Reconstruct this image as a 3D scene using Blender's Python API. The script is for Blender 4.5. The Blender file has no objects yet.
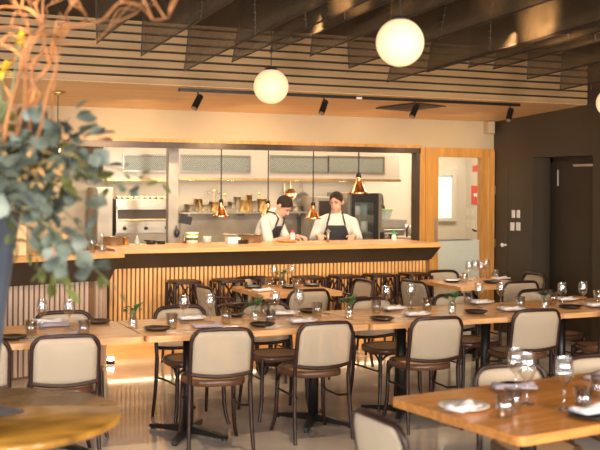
import bpy, bmesh, math, random
from mathutils import Vector, Matrix, Euler
PI = math.pi
random.seed(11)
SC = bpy.context.scene
COL = SC.collection

# ---------------------------------------------------------------- camera
CAM_H, YAW, ROLL, FPX = 1.73, math.radians(24), math.atan(.007), 1030.0
cd = bpy.data.cameras.new('camera'); cam = bpy.data.objects.new('camera', cd); COL.objects.link(cam)
cd.sensor_width = 36.0; cd.lens = FPX * 36.0 / 600.0
cd.shift_y = -(225 - 184) / 600.0
cd.clip_start = .05; cd.clip_end = 100
cam.location = (0, 0, CAM_H)
cam.rotation_euler = (Matrix.Rotation(-YAW, 3, 'Z') @ Matrix.Rotation(PI/2, 3, 'X') @ Matrix.Rotation(ROLL, 3, 'Z')).to_euler()
cd.dof.use_dof = True; cd.dof.focus_distance = 9.0; cd.dof.aperture_fstop = 2.5
SC.camera = cam

# ---------------------------------------------------------------- world, lights, exposure
w = bpy.data.worlds.new('world'); SC.world = w; w.use_nodes = True
w.node_tree.nodes['Background'].inputs[0].default_value = (1.0, .86, .70, 1)
w.node_tree.nodes['Background'].inputs[1].default_value = .16
SC.view_settings.view_transform = 'Standard'; SC.view_settings.look = 'None'
SC.view_settings.gamma = 1; SC.view_settings.use_curve_mapping = False
SC.view_settings.exposure = 0.8
SC.cycles.max_bounces = 8; SC.cycles.transparent_max_bounces = 24
SC.cycles.sample_clamp_indirect = 6; SC.cycles.caustics_reflective = False; SC.cycles.caustics_refractive = False

def look(o, target):
    o.rotation_euler = (Vector(target) - Vector(o.location)).to_track_quat('-Z', 'Y').to_euler()
def area(name, loc, target, sx, sy, energy, color):
    l = bpy.data.lights.new(name, 'AREA'); l.shape = 'RECTANGLE'; l.size = sx; l.size_y = sy
    l.energy = energy; l.color = color
    o = bpy.data.objects.new(name, l); COL.objects.link(o); o.location = loc; look(o, target); return o
def spot(name, loc, target, energy, color, deg=60, blend=.6, rad=.04):
    l = bpy.data.lights.new(name, 'SPOT'); l.energy = energy; l.color = color; l.spot_size = math.radians(deg)
    l.spot_blend = blend; l.shadow_soft_size = rad
    o = bpy.data.objects.new(name, l); COL.objects.link(o); o.location = loc; look(o, target); return o
WARM = (1.0, .70, .40); WARM2 = (1.0, .75, .49); DAY = (.88, .93, 1.0)
for y in (.2, 1.9, 3.6):
    area('window_daylight', (-2.6, y, 1.75), (3.2, 6.6, .8), .9, 1.7, 50, DAY)
for x in (-.4, 2.4, 5.2):
    area('window_daylight', (x, -2.2, 1.85), (x*.5 + 2, 7.5, .9), 1.35, 2.1, 195, (1.0, .92, .84))
area('kitchen_light', (4.4, 11.35, 2.62), (4.4, 11.35, 0), 4.0, .4, 27, (1.0, .82, .60))
area('hood_light', (4.6, 12.1, 1.76), (4.6, 12.35, 0), 4.0, .3, 21, (1.0, .84, .62))
area('hood_light', (3.1, 12.0, 1.75), (3.1, 12.2, 0), .8, .3, 5, (1.0, .80, .55))
area('kitchen_light', (6.9, 11.6, 2.6), (6.9, 12.3, 1.2), .8, .5, 11, (1.0, .84, .64))
area('back_room_light', (7.6, 11.6, 2.6), (7.6, 11.6, 0), .9, .9, 24, (1.0, .95, .85))
for x in (1.2, 2.6, 4.0, 5.4):
    spot('table_spot', (x, 5.6, 2.75), (x + .15, 6.75, .75), 78, WARM2, 62, .8)
spot('table_spot', (3.0, 2.9, 2.7), (3.1, 3.85, .75), 55, WARM2, 60, .8)
spot('table_spot', (.5, 3.6, 2.7), (.6, 4.5, .75), 38, WARM, 50, .8)
for x in (3.8, 5.9):
    spot('table_spot', (x, 8.1, 2.5), (x, 8.85, .75), 26, WARM2, 70, .8)
for x in (2.2, 3.6, 5.0):
    spot('counter_wash', (x, 7.5, 2.55), (x + .3, 9.8, .5), 105, WARM2, 75, .9)
# spots aimed across the hanging mesh
spot('mesh_spot', (2.25, 5.0, 2.55), (2.9, 5.2, 3.0), 26, WARM, 50, .9)
spot('mesh_spot', (3.7, 5.3, 2.6), (4.5, 5.45, 2.95), 45, WARM, 62, .9)
spot('mesh_spot', (2.95, 4.9, 2.6), (3.45, 5.0, 3.0), 10, WARM, 60, .9)
# track spotlights on the wall, set below their heads to wash the soffit too
for x in (2.6, 3.9, 5.2, 6.4):
    spot('track_light', (x + .02, 9.15, 2.36), (x + .1, 10.35, 1.75), 44 if x < 4.5 else 24, (1.0, .74, .44), 100, 1)

# ---------------------------------------------------------------- pixel ray helper (real positions on real planes)
_s, _c = math.sin(YAW), math.cos(YAW)
def _ray(u, v):
    x, y = u - 300, v - 184
    xl = x*math.cos(ROLL) + y*math.sin(ROLL); yl = -x*math.sin(ROLL) + y*math.cos(ROLL)
    t = xl/FPX
    return (_s + t*_c, _c - t*_s, -yl/FPX)
def onZ(u, v, z=.752):
    d = _ray(u, v); k = (z - CAM_H)/d[2]; return Vector((d[0]*k, d[1]*k, z))
def onY(u, v, Y):
    d = _ray(u, v); k = Y/d[1]; return Vector((d[0]*k, Y, CAM_H + d[2]*k))
def onX(u, v, X):
    d = _ray(u, v); k = X/d[0]; return Vector((X, d[1]*k, CAM_H + d[2]*k))
def onD(u, v, D):
    d = _ray(u, v); return Vector((d[0]*D, d[1]*D, CAM_H + d[2]*D))

# ---------------------------------------------------------------- materials
def new_mat(name):
    m = bpy.data.materials.new(name); m.use_nodes = True
    return m, m.node_tree, m.node_tree.nodes['Principled BSDF']
def mat(name, col, rough=.6, metal=0, var=.12, scale=8, stretch=(1, 1, 1), bump=0, spec=.5, coat=0, rvar=0, emit=0, obj=True):
    m, nt, b = new_mat(name)
    tc = nt.nodes.new('ShaderNodeTexCoord'); mp = nt.nodes.new('ShaderNodeMapping'); nz = nt.nodes.new('ShaderNodeTexNoise')
    mp.inputs['Scale'].default_value = stretch; nz.inputs['Scale'].default_value = scale; nz.inputs['Detail'].default_value = 4
    nt.links.new(tc.outputs['Object'], mp.inputs[0]); nt.links.new(mp.outputs[0], nz.inputs['Vector'])
    r = nt.nodes.new('ShaderNodeValToRGB'); r.color_ramp.elements[0].position = .3; r.color_ramp.elements[1].position = .7
    r.color_ramp.elements[0].color = tuple(max(0, c*(1-var)) for c in col) + (1,)
    r.color_ramp.elements[1].color = tuple(min(1, c*(1+var)) for c in col) + (1,)
    nt.links.new(nz.outputs['Fac'], r.inputs[0]); nt.links.new(r.outputs[0], b.inputs['Base Color'])
    b.inputs['Roughness'].default_value = rough; b.inputs['Metallic'].default_value = metal
    b.inputs['Specular IOR Level'].default_value = spec; b.inputs['Coat Weight'].default_value = coat
    if rvar:
        mr = nt.nodes.new('ShaderNodeMapRange'); mr.inputs['To Min'].default_value = max(.02, rough-rvar); mr.inputs['To Max'].default_value = rough+rvar
        nt.links.new(nz.outputs['Fac'], mr.inputs['Value']); nt.links.new(mr.outputs[0], b.inputs['Roughness'])
    if bump:
        bp = nt.nodes.new('ShaderNodeBump'); bp.inputs['Strength'].default_value = bump; bp.inputs['Distance'].default_value = .01
        nt.links.new(nz.outputs['Fac'], bp.inputs['Height']); nt.links.new(bp.outputs[0], b.inputs['Normal'])
    if emit:
        b.inputs['Emission Color'].default_value = tuple(col) + (1,); b.inputs['Emission Strength'].default_value = emit
    return m
def see_through(name, col, rough, alpha, metal=0, var=.15, scale=30, weave=0, wscale=60):
    m = mat(name, col, rough, metal, var, scale); nt = m.node_tree; b = nt.nodes['Principled BSDF']
    out = nt.nodes['Material Output']; tr = nt.nodes.new('ShaderNodeBsdfTransparent'); mx = nt.nodes.new('ShaderNodeMixShader')
    mx.inputs[0].default_value = alpha
    nt.links.new(tr.outputs[0], mx.inputs[1]); nt.links.new(b.outputs[0], mx.inputs[2]); nt.links.new(mx.outputs[0], out.inputs[0])
    if weave:
        tc = nt.nodes.new('ShaderNodeTexCoord'); ch = nt.nodes.new('ShaderNodeTexChecker'); ch.inputs['Scale'].default_value = wscale
        mr = nt.nodes.new('ShaderNodeMapRange'); mr.inputs['To Min'].default_value = alpha-weave; mr.inputs['To Max'].default_value = alpha+weave
        nt.links.new(tc.outputs['Object'], ch.inputs['Vector']); nt.links.new(ch.outputs['Fac'], mr.inputs['Value']); nt.links.new(mr.outputs[0], mx.inputs[0])
    return m
def glass_mat(name, tint=(1, 1, 1), refl=.16, edge=.9):
    m, nt, b = new_mat(name); nt.nodes.remove(b); out = nt.nodes['Material Output']
    tr = nt.nodes.new('ShaderNodeBsdfTransparent'); tr.inputs[0].default_value = tuple(tint) + (1,)
    gl = nt.nodes.new('ShaderNodeBsdfGlossy'); gl.inputs['Roughness'].default_value = .04
    lw = nt.nodes.new('ShaderNodeLayerWeight'); lw.inputs[0].default_value = .35
    mr = nt.nodes.new('ShaderNodeMapRange'); mr.inputs['To Min'].default_value = refl; mr.inputs['To Max'].default_value = edge
    mx = nt.nodes.new('ShaderNodeMixShader')
    nt.links.new(lw.outputs['Facing'], mr.inputs['Value']); nt.links.new(mr.outputs[0], mx.inputs[0])
    nt.links.new(tr.outputs[0], mx.inputs[1]); nt.links.new(gl.outputs[0], mx.inputs[2]); nt.links.new(mx.outputs[0], out.inputs[0])
    return m
def emit_mat(name, col, strength):
    m, nt, b = new_mat(name); b.inputs['Base Color'].default_value = tuple(col) + (1,)
    b.inputs['Emission Color'].default_value = tuple(col) + (1,); b.inputs['Emission Strength'].default_value = strength; return m
M = {
 'floor': mat('polished_concrete', (.56, .495, .42), .09, var=.30, scale=1.3, rvar=.05, bump=.01, spec=.8),
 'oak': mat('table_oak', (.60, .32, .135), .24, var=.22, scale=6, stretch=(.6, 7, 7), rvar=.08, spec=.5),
 'oak_lit': mat('table_oak_lit', (.50, .205, .05), .24, var=.25, scale=5, stretch=(.6, 7, 7), rvar=.08, spec=.5),  # same oak, with the foreground's orange lighting put into its colour
 'oak_edge': mat('counter_oak', (.70, .37, .13), .38, var=.14, scale=5, stretch=(.5, 6, 6)),
 'slat': mat('bar_slat_oak', (.70, .37, .125), .5, var=.18, scale=5, stretch=(5, 5, .6)),
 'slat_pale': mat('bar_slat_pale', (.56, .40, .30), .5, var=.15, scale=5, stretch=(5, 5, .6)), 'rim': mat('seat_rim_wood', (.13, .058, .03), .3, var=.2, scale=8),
 'slat_back': mat('slat_backing', (.20, .10, .045), .7),
 'panel': mat('bronze_panel', (.050, .031, .018), .45, var=.2, scale=3),
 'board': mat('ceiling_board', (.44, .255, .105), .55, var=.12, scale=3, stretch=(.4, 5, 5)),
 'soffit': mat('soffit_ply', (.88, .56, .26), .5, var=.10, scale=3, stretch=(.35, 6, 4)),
 'cream': mat('cream_plaster', (.47, .355, .215), .8, var=.04, scale=2),
 'kwall': mat('kitchen_wall', (.56, .46, .34), .6, var=.04, scale=2),
 'dark': mat('dark_wall_paint', (.058, .041, .022), .55, var=.06, scale=1.5),
 'darker': mat('dark_door_paint', (.03, .020, .011), .5, var=.06, scale=1.5),
 'black_ceiling': mat('dark_ceiling', (.035, .02, .010), .7, var=.4, scale=3, stretch=(5, .5, 1)),
 'frame_wood': mat('door_oak', (.52, .245, .055), .4, var=.18, scale=5, stretch=(6, 6, .5)),
 'blackmetal': mat('black_metal', (.018, .015, .014), .35, .3, var=.2),
 'bronze': mat('dark_bronze', (.06, .04, .03), .35, .6, var=.2),
 'bentwood': mat('bentwood_brown', (.028, .010, .006), .36, var=.3, scale=10, spec=.35),
 'seat': mat('seat_cane', (.58, .38, .20), .5, var=.15, scale=60),
 'steel': mat('brushed_steel', (.42, .37, .30), .32, .85, var=.1, scale=4, stretch=(1, 1, 8)),
 'steel_dark': mat('worn_steel', (.36, .31, .25), .45, .6, var=.2, scale=4),
 'hood': mat('hood_enamel', (.62, .52, .40), .35, .15, var=.05, scale=3),
 'copper': mat('copper', (.85, .42, .20), .22, 1, var=.1),
 'brass': mat('brass_pan', (.70, .46, .20), .3, .9, var=.15),
 'black': mat('black_ceramic', (.015, .013, .013), .25, var=.2, spec=.6),
 'white': mat('white_ceramic', (.78, .74, .70), .25, var=.03),
 'napkin': mat('napkin_linen', (.66, .62, .62), .85, var=.08, scale=40, bump=.2),
 'napkin_dark': mat('napkin_mauve', (.34, .29, .33), .85, var=.1, scale=40, bump=.2),
 'cloth_white': mat('chef_white', (.70, .66, .60), .85, var=.05, scale=12, bump=.25),
 'apron': mat('apron_navy', (.024, .024, .030), .8, var=.2, scale=40, bump=.1),
 'trouser': mat('trouser_black', (.02, .02, .022), .85),
 'skin': mat('skin', (.62, .36, .25), .5, var=.06, scale=15),
 'hair': mat('hair_brown', (.022, .012, .007), .85, var=.3, scale=60, bump=.4),
 'eye': mat('eye_dark', (.03, .02, .02), .2),
 'lip': mat('lip', (.45, .18, .14), .5),
 'leaf_blue': mat('eucalyptus_leaf', (.115, .138, .108), .45, var=.75, scale=9),
 'leaf_green': mat('olive_leaf', (.095, .105, .025), .45, var=.6, scale=9),
 'leaf_herb': mat('herb_leaf', (.06, .17, .05), .5, var=.3, scale=20),
 'leaf_gold': mat('golden_leaf', (.45, .26, .08), .5, var=.2, scale=8),
 'flower': mat('yellow_petal', (.72, .50, .05), .5, var=.2, scale=10),
 'twig': mat('willow_bark', (.38, .155, .05), .6, var=.35, scale=9, bump=.4),
 'stem': mat('green_stem', (.14, .16, .07), .6, var=.2),
 'vase': mat('slate_vase', (.07, .088, .12), .35, var=.35, scale=3, stretch=(4, 4, .5)),
 'red': mat('fire_red', (.62, .05, .03), .4, var=.05), 'plastic_white': mat('white_plastic', (.80, .76, .68), .4, var=.03),
 'green': mat('green_plastic', (.02, .42, .13), .4, var=.05), 'lime': mat('lime_label', (.30, .52, .08), .5),
 'black_plastic': mat('black_plastic', (.02, .02, .02), .4), 'clearbox': see_through('clear_plastic', (.55, .66, .60), .2, .55),
 'board_wood': mat('chopping_board', (.62, .34, .12), .5, var=.15, scale=5, stretch=(5, 5, .6)),
 'round': mat('round_table_oak', (.40, .19, .03), .22, var=.6, scale=3.2, stretch=(1, 2.2, 1), rvar=.06, spec=.5),
 'wood_dish': mat('timber_dish', (.40, .20, .08), .5), 'food': mat('food_mix', (.55, .25, .08), .7, var=.6, scale=40),
 'ktable': mat('green_screen', (.36, .42, .37), .25, var=.1, scale=3),
 'cane': see_through('woven_cane', (.56, .45, .32), .55, .58, var=.03, scale=60, weave=.12, wscale=220),
 'mesh': see_through('hanging_mesh', (.13, .085, .045), .40, .46, metal=.35, var=.2, scale=14, weave=.12, wscale=160),
 'glass': glass_mat('clear_glass'), 'pane': glass_mat('window_pane', (.98, 1, .99), .04, .25),
 'frost': see_through('frosted_film', (.62, .66, .58), .4, .70, var=.03),
 'globe': emit_mat('globe_glass', (.85, .60, .33), .44), 'led': emit_mat('led_strip', (1.0, .72, .42), 7),
 'bulb': emit_mat('lamp_bulb', (1.0, .80, .55), 25), 'sky_pane': emit_mat('daylit_window', (.60, .72, .68), .32),
 'filter': None, 'hoodlight': emit_mat('hood_lamp', (1.0, .82, .55), 12),
}
def checker_mat(name, a, b_, scale, rough=.4, metal=.3):
    m, nt, b = new_mat(name); tc = nt.nodes.new('ShaderNodeTexCoord'); ch = nt.nodes.new('ShaderNodeTexChecker')
    ch.inputs['Scale'].default_value = scale; ch.inputs[1].default_value = a + (1,); ch.inputs[2].default_value = b_ + (1,)
    nt.links.new(tc.outputs['Object'], ch.inputs[0]); nt.links.new(ch.outputs[0], b.inputs['Base Color'])
    b.inputs['Roughness'].default_value = rough; b.inputs['Metallic'].default_value = metal; return m
M['filter'] = checker_mat('grease_filter', (.42, .42, .34), (.12, .13, .10), 75)
for k in ('leaf_blue', 'leaf_green', 'leaf_gold', 'leaf_herb'):
    M[k].node_tree.nodes['Principled BSDF'].inputs['Subsurface Weight'].default_value = 0

# ---------------------------------------------------------------- mesh builder
class MB:
    def __init__(s): s.v = []; s.f = []; s.sm = []
    def add(s, vs, fs, smooth=False, m=None):
        o = len(s.v)
        for p in vs:
            p = Vector(p); s.v.append(m @ p if m else p)
        for f in fs: s.f.append(tuple(i+o for i in f)); s.sm.append(smooth)
        return s
    def box(s, x0, x1, y0, y1, z0, z1, m=None):
        vs = [(x, y, z) for z in (z0, z1) for y in (y0, y1) for x in (x0, x1)]
        return s.add(vs, [(0,2,3,1),(4,5,7,6),(0,1,5,4),(2,6,7,3),(0,4,6,2),(1,3,7,5)], False, m)
    def tube(s, pts, r, n=8, closed=False, caps=True, smooth=True):
        pts = [Vector(p) for p in pts]; N = len(pts)
        rs = r if isinstance(r, (list, tuple)) else [r]*N
        up = None; vs = []
        for i in range(N):
            if closed: d = pts[(i+1) % N] - pts[i-1]
            else: d = pts[min(i+1, N-1)] - pts[max(i-1, 0)]
            d.normalize()
            if up is None:
                up = Vector((0, 0, 1)) if abs(d.z) < .9 else Vector((1, 0, 0))
            a = up - d*up.dot(d)
            if a.length < 1e-5: a = d.orthogonal()
            a.normalize(); up = a; b = d.cross(a)
            for k in range(n):
                t = 2*PI*k/n; vs.append(pts[i] + (a*math.cos(t) + b*math.sin(t))*rs[i])
        fs = []
        for i in range(N if closed else N-1):
            j = (i+1) % N
            for k in range(n): fs.append((i*n+k, i*n+(k+1) % n, j*n+(k+1) % n, j*n+k))
        s.add(vs, fs, smooth)
        if caps and not closed:
            s.add(vs[:n], [tuple(range(n))[::-1]]); s.add(vs[-n:], [tuple(range(n))])
        return s
    def lathe(s, prof, n=20, c=(0, 0, 0), smooth=True, m=None):
        vs = []; fs = []
        for r, z in prof:
            for k in range(n):
                t = 2*PI*k/n; vs.append((c[0]+r*math.cos(t), c[1]+r*math.sin(t), c[2]+z))
        for i in range(len(prof)-1):
            for k in range(n): fs.append((i*n+k, i*n+(k+1) % n, (i+1)*n+(k+1) % n, (i+1)*n+k))
        return s.add(vs, fs, smooth, m)
    def prism(s, poly, z0, z1, smooth=False):
        n = len(poly); vs = [(p[0], p[1], z0) for p in poly] + [(p[0], p[1], z1) for p in poly]
        s.add(vs, [tuple(range(n))[::-1], tuple(range(n, 2*n))]); 
        return s.add(vs, [(i, (i+1) % n, n+(i+1) % n, n+i) for i in range(n)], smooth)
    def ell(s, c, r, rot=None, nu=16, nv=10):
        m = Matrix.Translation(c) @ (rot.to_matrix().to_4x4() if rot else Matrix()) @ Matrix.Diagonal((*r, 1))
        prof = [(max(1e-4, math.sin(PI*i/nv)), -math.cos(PI*i/nv)) for i in range(nv+1)]
        s.lathe(prof, nu, m=m)
        return s
    def capsule(s, a, b, ra, rb, n=12):
        a, b = Vector(a), Vector(b); d = (b-a); L = d.length; q = d.to_track_quat('Z', 'Y')
        m = Matrix.Translation(a) @ q.to_matrix().to_4x4(); prof = []
        for i in range(5): t = PI/2*(1-i/4); prof.append((max(1e-4, ra*math.cos(t)), -ra*math.sin(t)))
        for i in range(5): t = PI/2*(i/4); prof.append((max(1e-4, rb*math.cos(t)), L+rb*math.sin(t)))
        return s.lathe(prof, n, m=m)
    def build(s, name, material, parent=None, bevel=0, weld=False):
        me = bpy.data.meshes.new(name); me.from_pydata([tuple(p) for p in s.v], [], s.f)
        me.polygons.foreach_set('use_smooth', s.sm); me.materials.append(material); me.update()
        bm = bmesh.new(); bm.from_mesh(me)
        if weld: bmesh.ops.remove_doubles(bm, verts=bm.verts, dist=1e-5)
        bmesh.ops.recalc_face_normals(bm, faces=bm.faces); bm.to_mesh(me); bm.free()
        o = bpy.data.objects.new(name, me); COL.objects.link(o)
        if parent: o.parent = parent
        if bevel:
            b = o.modifiers.new('bevel', 'BEVEL'); b.width = bevel; b.segments = 2; b.limit_method = 'ANGLE'
        return o
def tag(o, label=None, cat=None, group=None, kind=None):
    if label: o['label'] = label
    if cat: o['category'] = cat
    if group: o['group'] = group
    if kind: o['kind'] = kind
    return o
def empty(name, loc=(0, 0, 0), rz=0, label=None, cat=None, group=None):
    o = bpy.data.objects.new(name, None); COL.objects.link(o); o.empty_display_size = .05
    o.location = loc; o.rotation_euler = (0, 0, rz); return tag(o, label, cat, group)
def copy_tree(o, parent=None):
    c = o.copy(); COL.objects.link(c); c.parent = parent
    for ch in list(o.children): copy_tree(ch, c)
    return c
_proto = {}
def place(key, make, loc, rz=0, label=None, cat=None, group=None, scale=None):
    if key not in _proto: o = _proto[key] = make()
    else: o = copy_tree(_proto[key])
    o.location = loc; o.rotation_euler = (0, 0, rz); tag(o, label, cat, group)
    if scale: o.scale = scale
    return o
def struct(name, mb, m, bevel=0): return tag(mb.build(name, m, bevel=bevel), kind='structure')
def arc(c, r, a0, a1, n=6): return [(c[0]+r*math.cos(a0+(a1-a0)*i/n), c[1]+r*math.sin(a0+(a1-a0)*i/n)) for i in range(n+1)]
def rrect(x0, x1, y0, y1, r, n=5):
    return arc((x1-r, y0+r), r, -PI/2, 0, n) + arc((x1-r, y1-r), r, 0, PI/2, n) + arc((x0+r, y1-r), r, PI/2, PI, n) + arc((x0+r, y0+r), r, PI, 1.5*PI, n)

# ================================================================ SETTING
WY = 10.35            # plane of the bar wall
RX = 7.15             # plane of the right wall
def zc(y): return 2.49 + .055*(WY - y)         # raked soffit
struct('floor', MB().box(-4, 10, -3, 13.2, -.1, 0), M['floor'])
# wall above and beside the kitchen opening
ox0, ox1, oz = 2.02, 6.13, 2.16
b = MB(); b.box(-3, ox0, WY, WY+.12, 0, 2.6); b.box(ox0, RX, WY, WY+.12, oz, 2.6)
struct('wall_kitchen', b, M['cream'])
tag(MB().box(ox0-.02, ox1+.02, WY-.012, WY+.0, oz-.004, oz+.03).build('trim_1', M['frame_wood']), kind='structure')
# soffit: raked timber sheet from the wall forward to the board face
b = MB(); YF = 8.67
pts = [(-3, YF, zc(YF)), (9, YF, zc(YF)), (9, WY+.02, zc(WY)), (-3, WY+.02, zc(WY))]
b.add(pts + [(x, y, z+.03) for x, y, z in pts], [(0,1,2,3),(4,7,6,5),(0,4,5,1),(1,5,6,2),(2,6,7,3),(3,7,4,0)])
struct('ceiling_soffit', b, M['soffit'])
# vertical face of timber boards with shadow gaps
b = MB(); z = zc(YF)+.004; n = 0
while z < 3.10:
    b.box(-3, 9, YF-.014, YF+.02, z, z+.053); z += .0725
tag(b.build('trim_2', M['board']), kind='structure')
struct('wall_upper', MB().box(-3, 9, YF+.02, YF+.1, zc(YF)+.03, 3.3), M['black_ceiling'])
# raked dark ceiling with battens
b = MB(); def_z = lambda y: 3.12 + .055*(YF - y)
pts = [(-4, YF+.1, def_z(YF+.1)), (10, YF+.1, def_z(YF+.1)), (10, -3, def_z(-3)), (-4, -3, def_z(-3))]
b.add(pts + [(x, y, z+.1) for x, y, z in pts], [(0,1,2,3),(4,7,6,5),(0,4,5,1),(1,5,6,2),(2,6,7,3),(3,7,4,0)])
struct('ceiling', b, M['black_ceiling'])
# right wall with door recess
y_a, y_b = onX(593, 158, RX).y, onX(533, 160, RX).y
dh = 2.05
b = MB(); b.box(RX, RX+.12, -3, y_a, 0, 3.3); b.box(RX, RX+.12, y_b, WY+.0, 0, 3.3); b.box(RX, RX+.12, y_a, y_b, dh, 3.3)
b.box(RX+.12, RX+.34, y_b, y_b+.1, 0, dh+.1); b.box(RX+.12, RX+.34, y_a-.1, y_a, 0, dh+.1); b.box(RX+.12, RX+.34, y_a, y_b, dh, dh+.1)
struct('wall_right', b, M['dark'])
struct('baseboard_right', MB().box(RX-.012, RX, -3, y_a, 0, .09).box(RX-.012, RX, y_b, WY, 0, .09), M['darker'])
d = empty('door_1', (RX+.30, (y_a+y_b)/2, 0)); tag(d, kind='structure')
hw = (y_b-y_a)/2
MB().box(-.02, .04, -hw, hw, 0, dh).build('door_panel', M['dark'], d)
b = MB(); b.box(-.06, -.02, hw-.05, hw, 0, dh); b.box(-.06, -.02, -hw, -hw+.05, 0, dh); b.box(-.06, -.02, -hw, hw, dh-.05, dh)
b.build('door_frame', M['darker'], d)
MB().box(-.05, -.02, -.25, .12, dh-.105, dh-.08).build('door_closer', M['steel'], d)
MB().box(-.028, -.02, hw-.10, hw-.085, dh-.32, dh-.14).build('door_strip', M['plastic_white'], d)  # narrow pale upright strip near the top of the door
# flush service panel on the right wall, next to the oak door
p0, p1 = onX(495, 172, RX), onX(508, 170, RX)
b = MB(); b.box(RX-.006, RX, p1.y, p0.y-.02, .1, 1.95)
tag(b.build('door_2', M['dark']), kind='structure')
# kitchen shell and back room
KY = 12.7
b = MB(); b.box(-3, 8.35, KY, KY+.1, 0, 2.9); struct('wall_back', b, M['kwall'])
struct('wall_side', MB().box(8.3, 8.4, WY+.12, KY, 0, 2.9), M['kwall'])
struct('wall_left', MB().box(1.1, 1.2, WY+.12, KY, 0, 2.9), M['kwall'])
struct('ceiling_kitchen', MB().box(1.1, 8.4, WY+.12, KY, 2.72, 2.8), M['kwall'])
w0, w1 = onY(415, 175, KY-.02), onY(453, 218, KY-.02)
wn = tag(empty('window_1', (0, 0, 0)), kind='structure')
MB().box(w0.x, w1.x, KY-.012, KY-.004, w1.z, w0.z).build('pane', M['sky_pane'], wn)
b = MB(); t = .045
b.box(w0.x-t, w1.x+t, KY-.05, KY, w0.z, w0.z+t); b.box(w0.x-t, w1.x+t, KY-.05, KY, w1.z-t, w1.z)
b.box(w0.x-t, w0.x, KY-.05, KY, w1.z, w0.z); b.box(w1.x-.02, w1.x+t, KY-.05, KY, w1.z, w0.z)
b.build('window_frame', M['kwall'], wn)
# sliding servery track and its black jamb
tk = tag(empty('trim_3', (0, 0, 0)), kind='structure')
MB().box(ox0, ox1, WY-.02, WY+.10, oz-.065, oz-.006).build('track', M['bronze'], tk)
MB().box(ox1-.055, ox1-.01, WY-.015, WY+.10, .9, oz-.065).build('jamb', M['panel'], tk)
MB().box(ox1-.01, ox1+.06, WY-.02, WY+.12, 0, oz).build('post', M['frame_wood'], tk)
# oak glazed door to the back room
x_l, x_r = ox1+.06, RX-.01
d = tag(empty('door_3', (0, 0, 0)), kind='structure')
b = MB(); gx0, gx1 = onY(437, 200, WY).x, onY(480, 200, WY).x
b.box(x_l, gx0, WY-.03, WY+.06, 0, 2.06); b.box(gx1, x_r, WY-.03, WY+.06, 0, 2.06); b.box(x_l, x_r, WY-.03, WY+.06, 2.06, 2.165)
b.build('door_frame', M['frame_wood'], d)
MB().box(gx1+.09, gx1+.10, WY-.038, WY-.03, 0, 2.06).box(x_r-.02, x_r-.01, WY-.05, WY-.03, 0, 2.14).build('bead', M['board_wood'], d)
fz = onY(458, 240, WY).z
MB().box(gx0, gx1, WY+.01, WY+.016, fz, 2.06).build('pane', M['pane'], d)
MB().box(gx0, gx1, WY+.01, WY+.016, 0, fz).build('frosted_film', M['frost'], d)
MB().box(gx0+.02, gx1-.12, WY-.0, WY+.008, fz-.004, fz+.008).build('edge_strip', M['steel'], d)
MB().box(gx0-.05, gx0-.02, WY-.038, WY-.03, onY(433, 240, WY).z, onY(433, 218, WY).z).build('push_plate', M['steel_dark'], d)
h = onY(474, 231, WY)
b = MB(); b.tube([(h.x, WY+.0, h.z), (h.x, WY-.05, h.z), (h.x-.06, WY-.055, h.z+.02)], .009); b.build('handle', M['blackmetal'], d)
for k in (190, 243):
    q = onY(493, k, WY); MB().box(x_r-.012, x_r+.004, WY-.05, WY-.03, q.z-.05, q.z+.05).build('door_strip', M['brass'], d)  # brass hinges of the glazed door

# ================================================================ BAR
def slats(b, p0, p1, z0, z1, pitch=.0435, wid=.027, dep=.025):
    p0, p1 = Vector(p0), Vector(p1); L = (p1-p0).length; d = (p1-p0)/L; nrm = Vector((d.y, -d.x))
    n = int(L/pitch)
    for i in range(n):
        a = p0 + d*(i*pitch); c = a + d*wid
        q = [a, c, c+nrm*dep, a+nrm*dep]; b.prism([(v.x, v.y) for v in q], z0, z1)
BX0, BX1 = 2.36, 5.96
bar = empty('servery_counter', ((BX0+BX1)/2, 9.75, 0), 0, 'long oak slatted kitchen counter with a bronze fascia, where the two chefs stand', 'counter')
bar.location = (0, 0, 0)
MB().box(BX0, BX1, 9.59, 10.46, 1.055, 1.10).build('worktop', M['oak_edge'], bar, bevel=.004)
b = MB(); b.add([(BX0, 9.61, 1.055), (BX1-.0, 9.61, 1.055), (BX1-.03, 9.775, .90), (BX0, 9.775, .90), (BX0, 9.82, 1.055), (BX1, 9.82, 1.055), (BX1-.03, 9.82, .90), (BX0, 9.82, .90)],
  [(0,1,2,3),(4,7,6,5),(0,4,5,1),(1,5,6,2),(2,6,7,3),(3,7,4,0)])
b.build('fascia', M['panel'], bar)
b = MB(); b.box(BX0, BX1-.02, 9.80, 10.25, .20, 1.055); b.build('carcass', M['slat_back'], bar)
b = MB(); slats(b, (BX0, 9.80), (BX1-.06, 9.80), .205, .90); b.build('slat_front', M['slat'], bar)
MB().box(BX1-.05, BX1+.03, 9.76, 10.25, .0, .93).build('end_post', M['frame_wood'], bar)
MB().box(BX0, BX1-.05, 9.92, 10.25, 0, .20).build('plinth', M['oak_edge'], bar)
MB().box(BX0, BX1-.08, 9.81, 9.83, .186, .198).build('led_strip', M['led'], bar)

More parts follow.
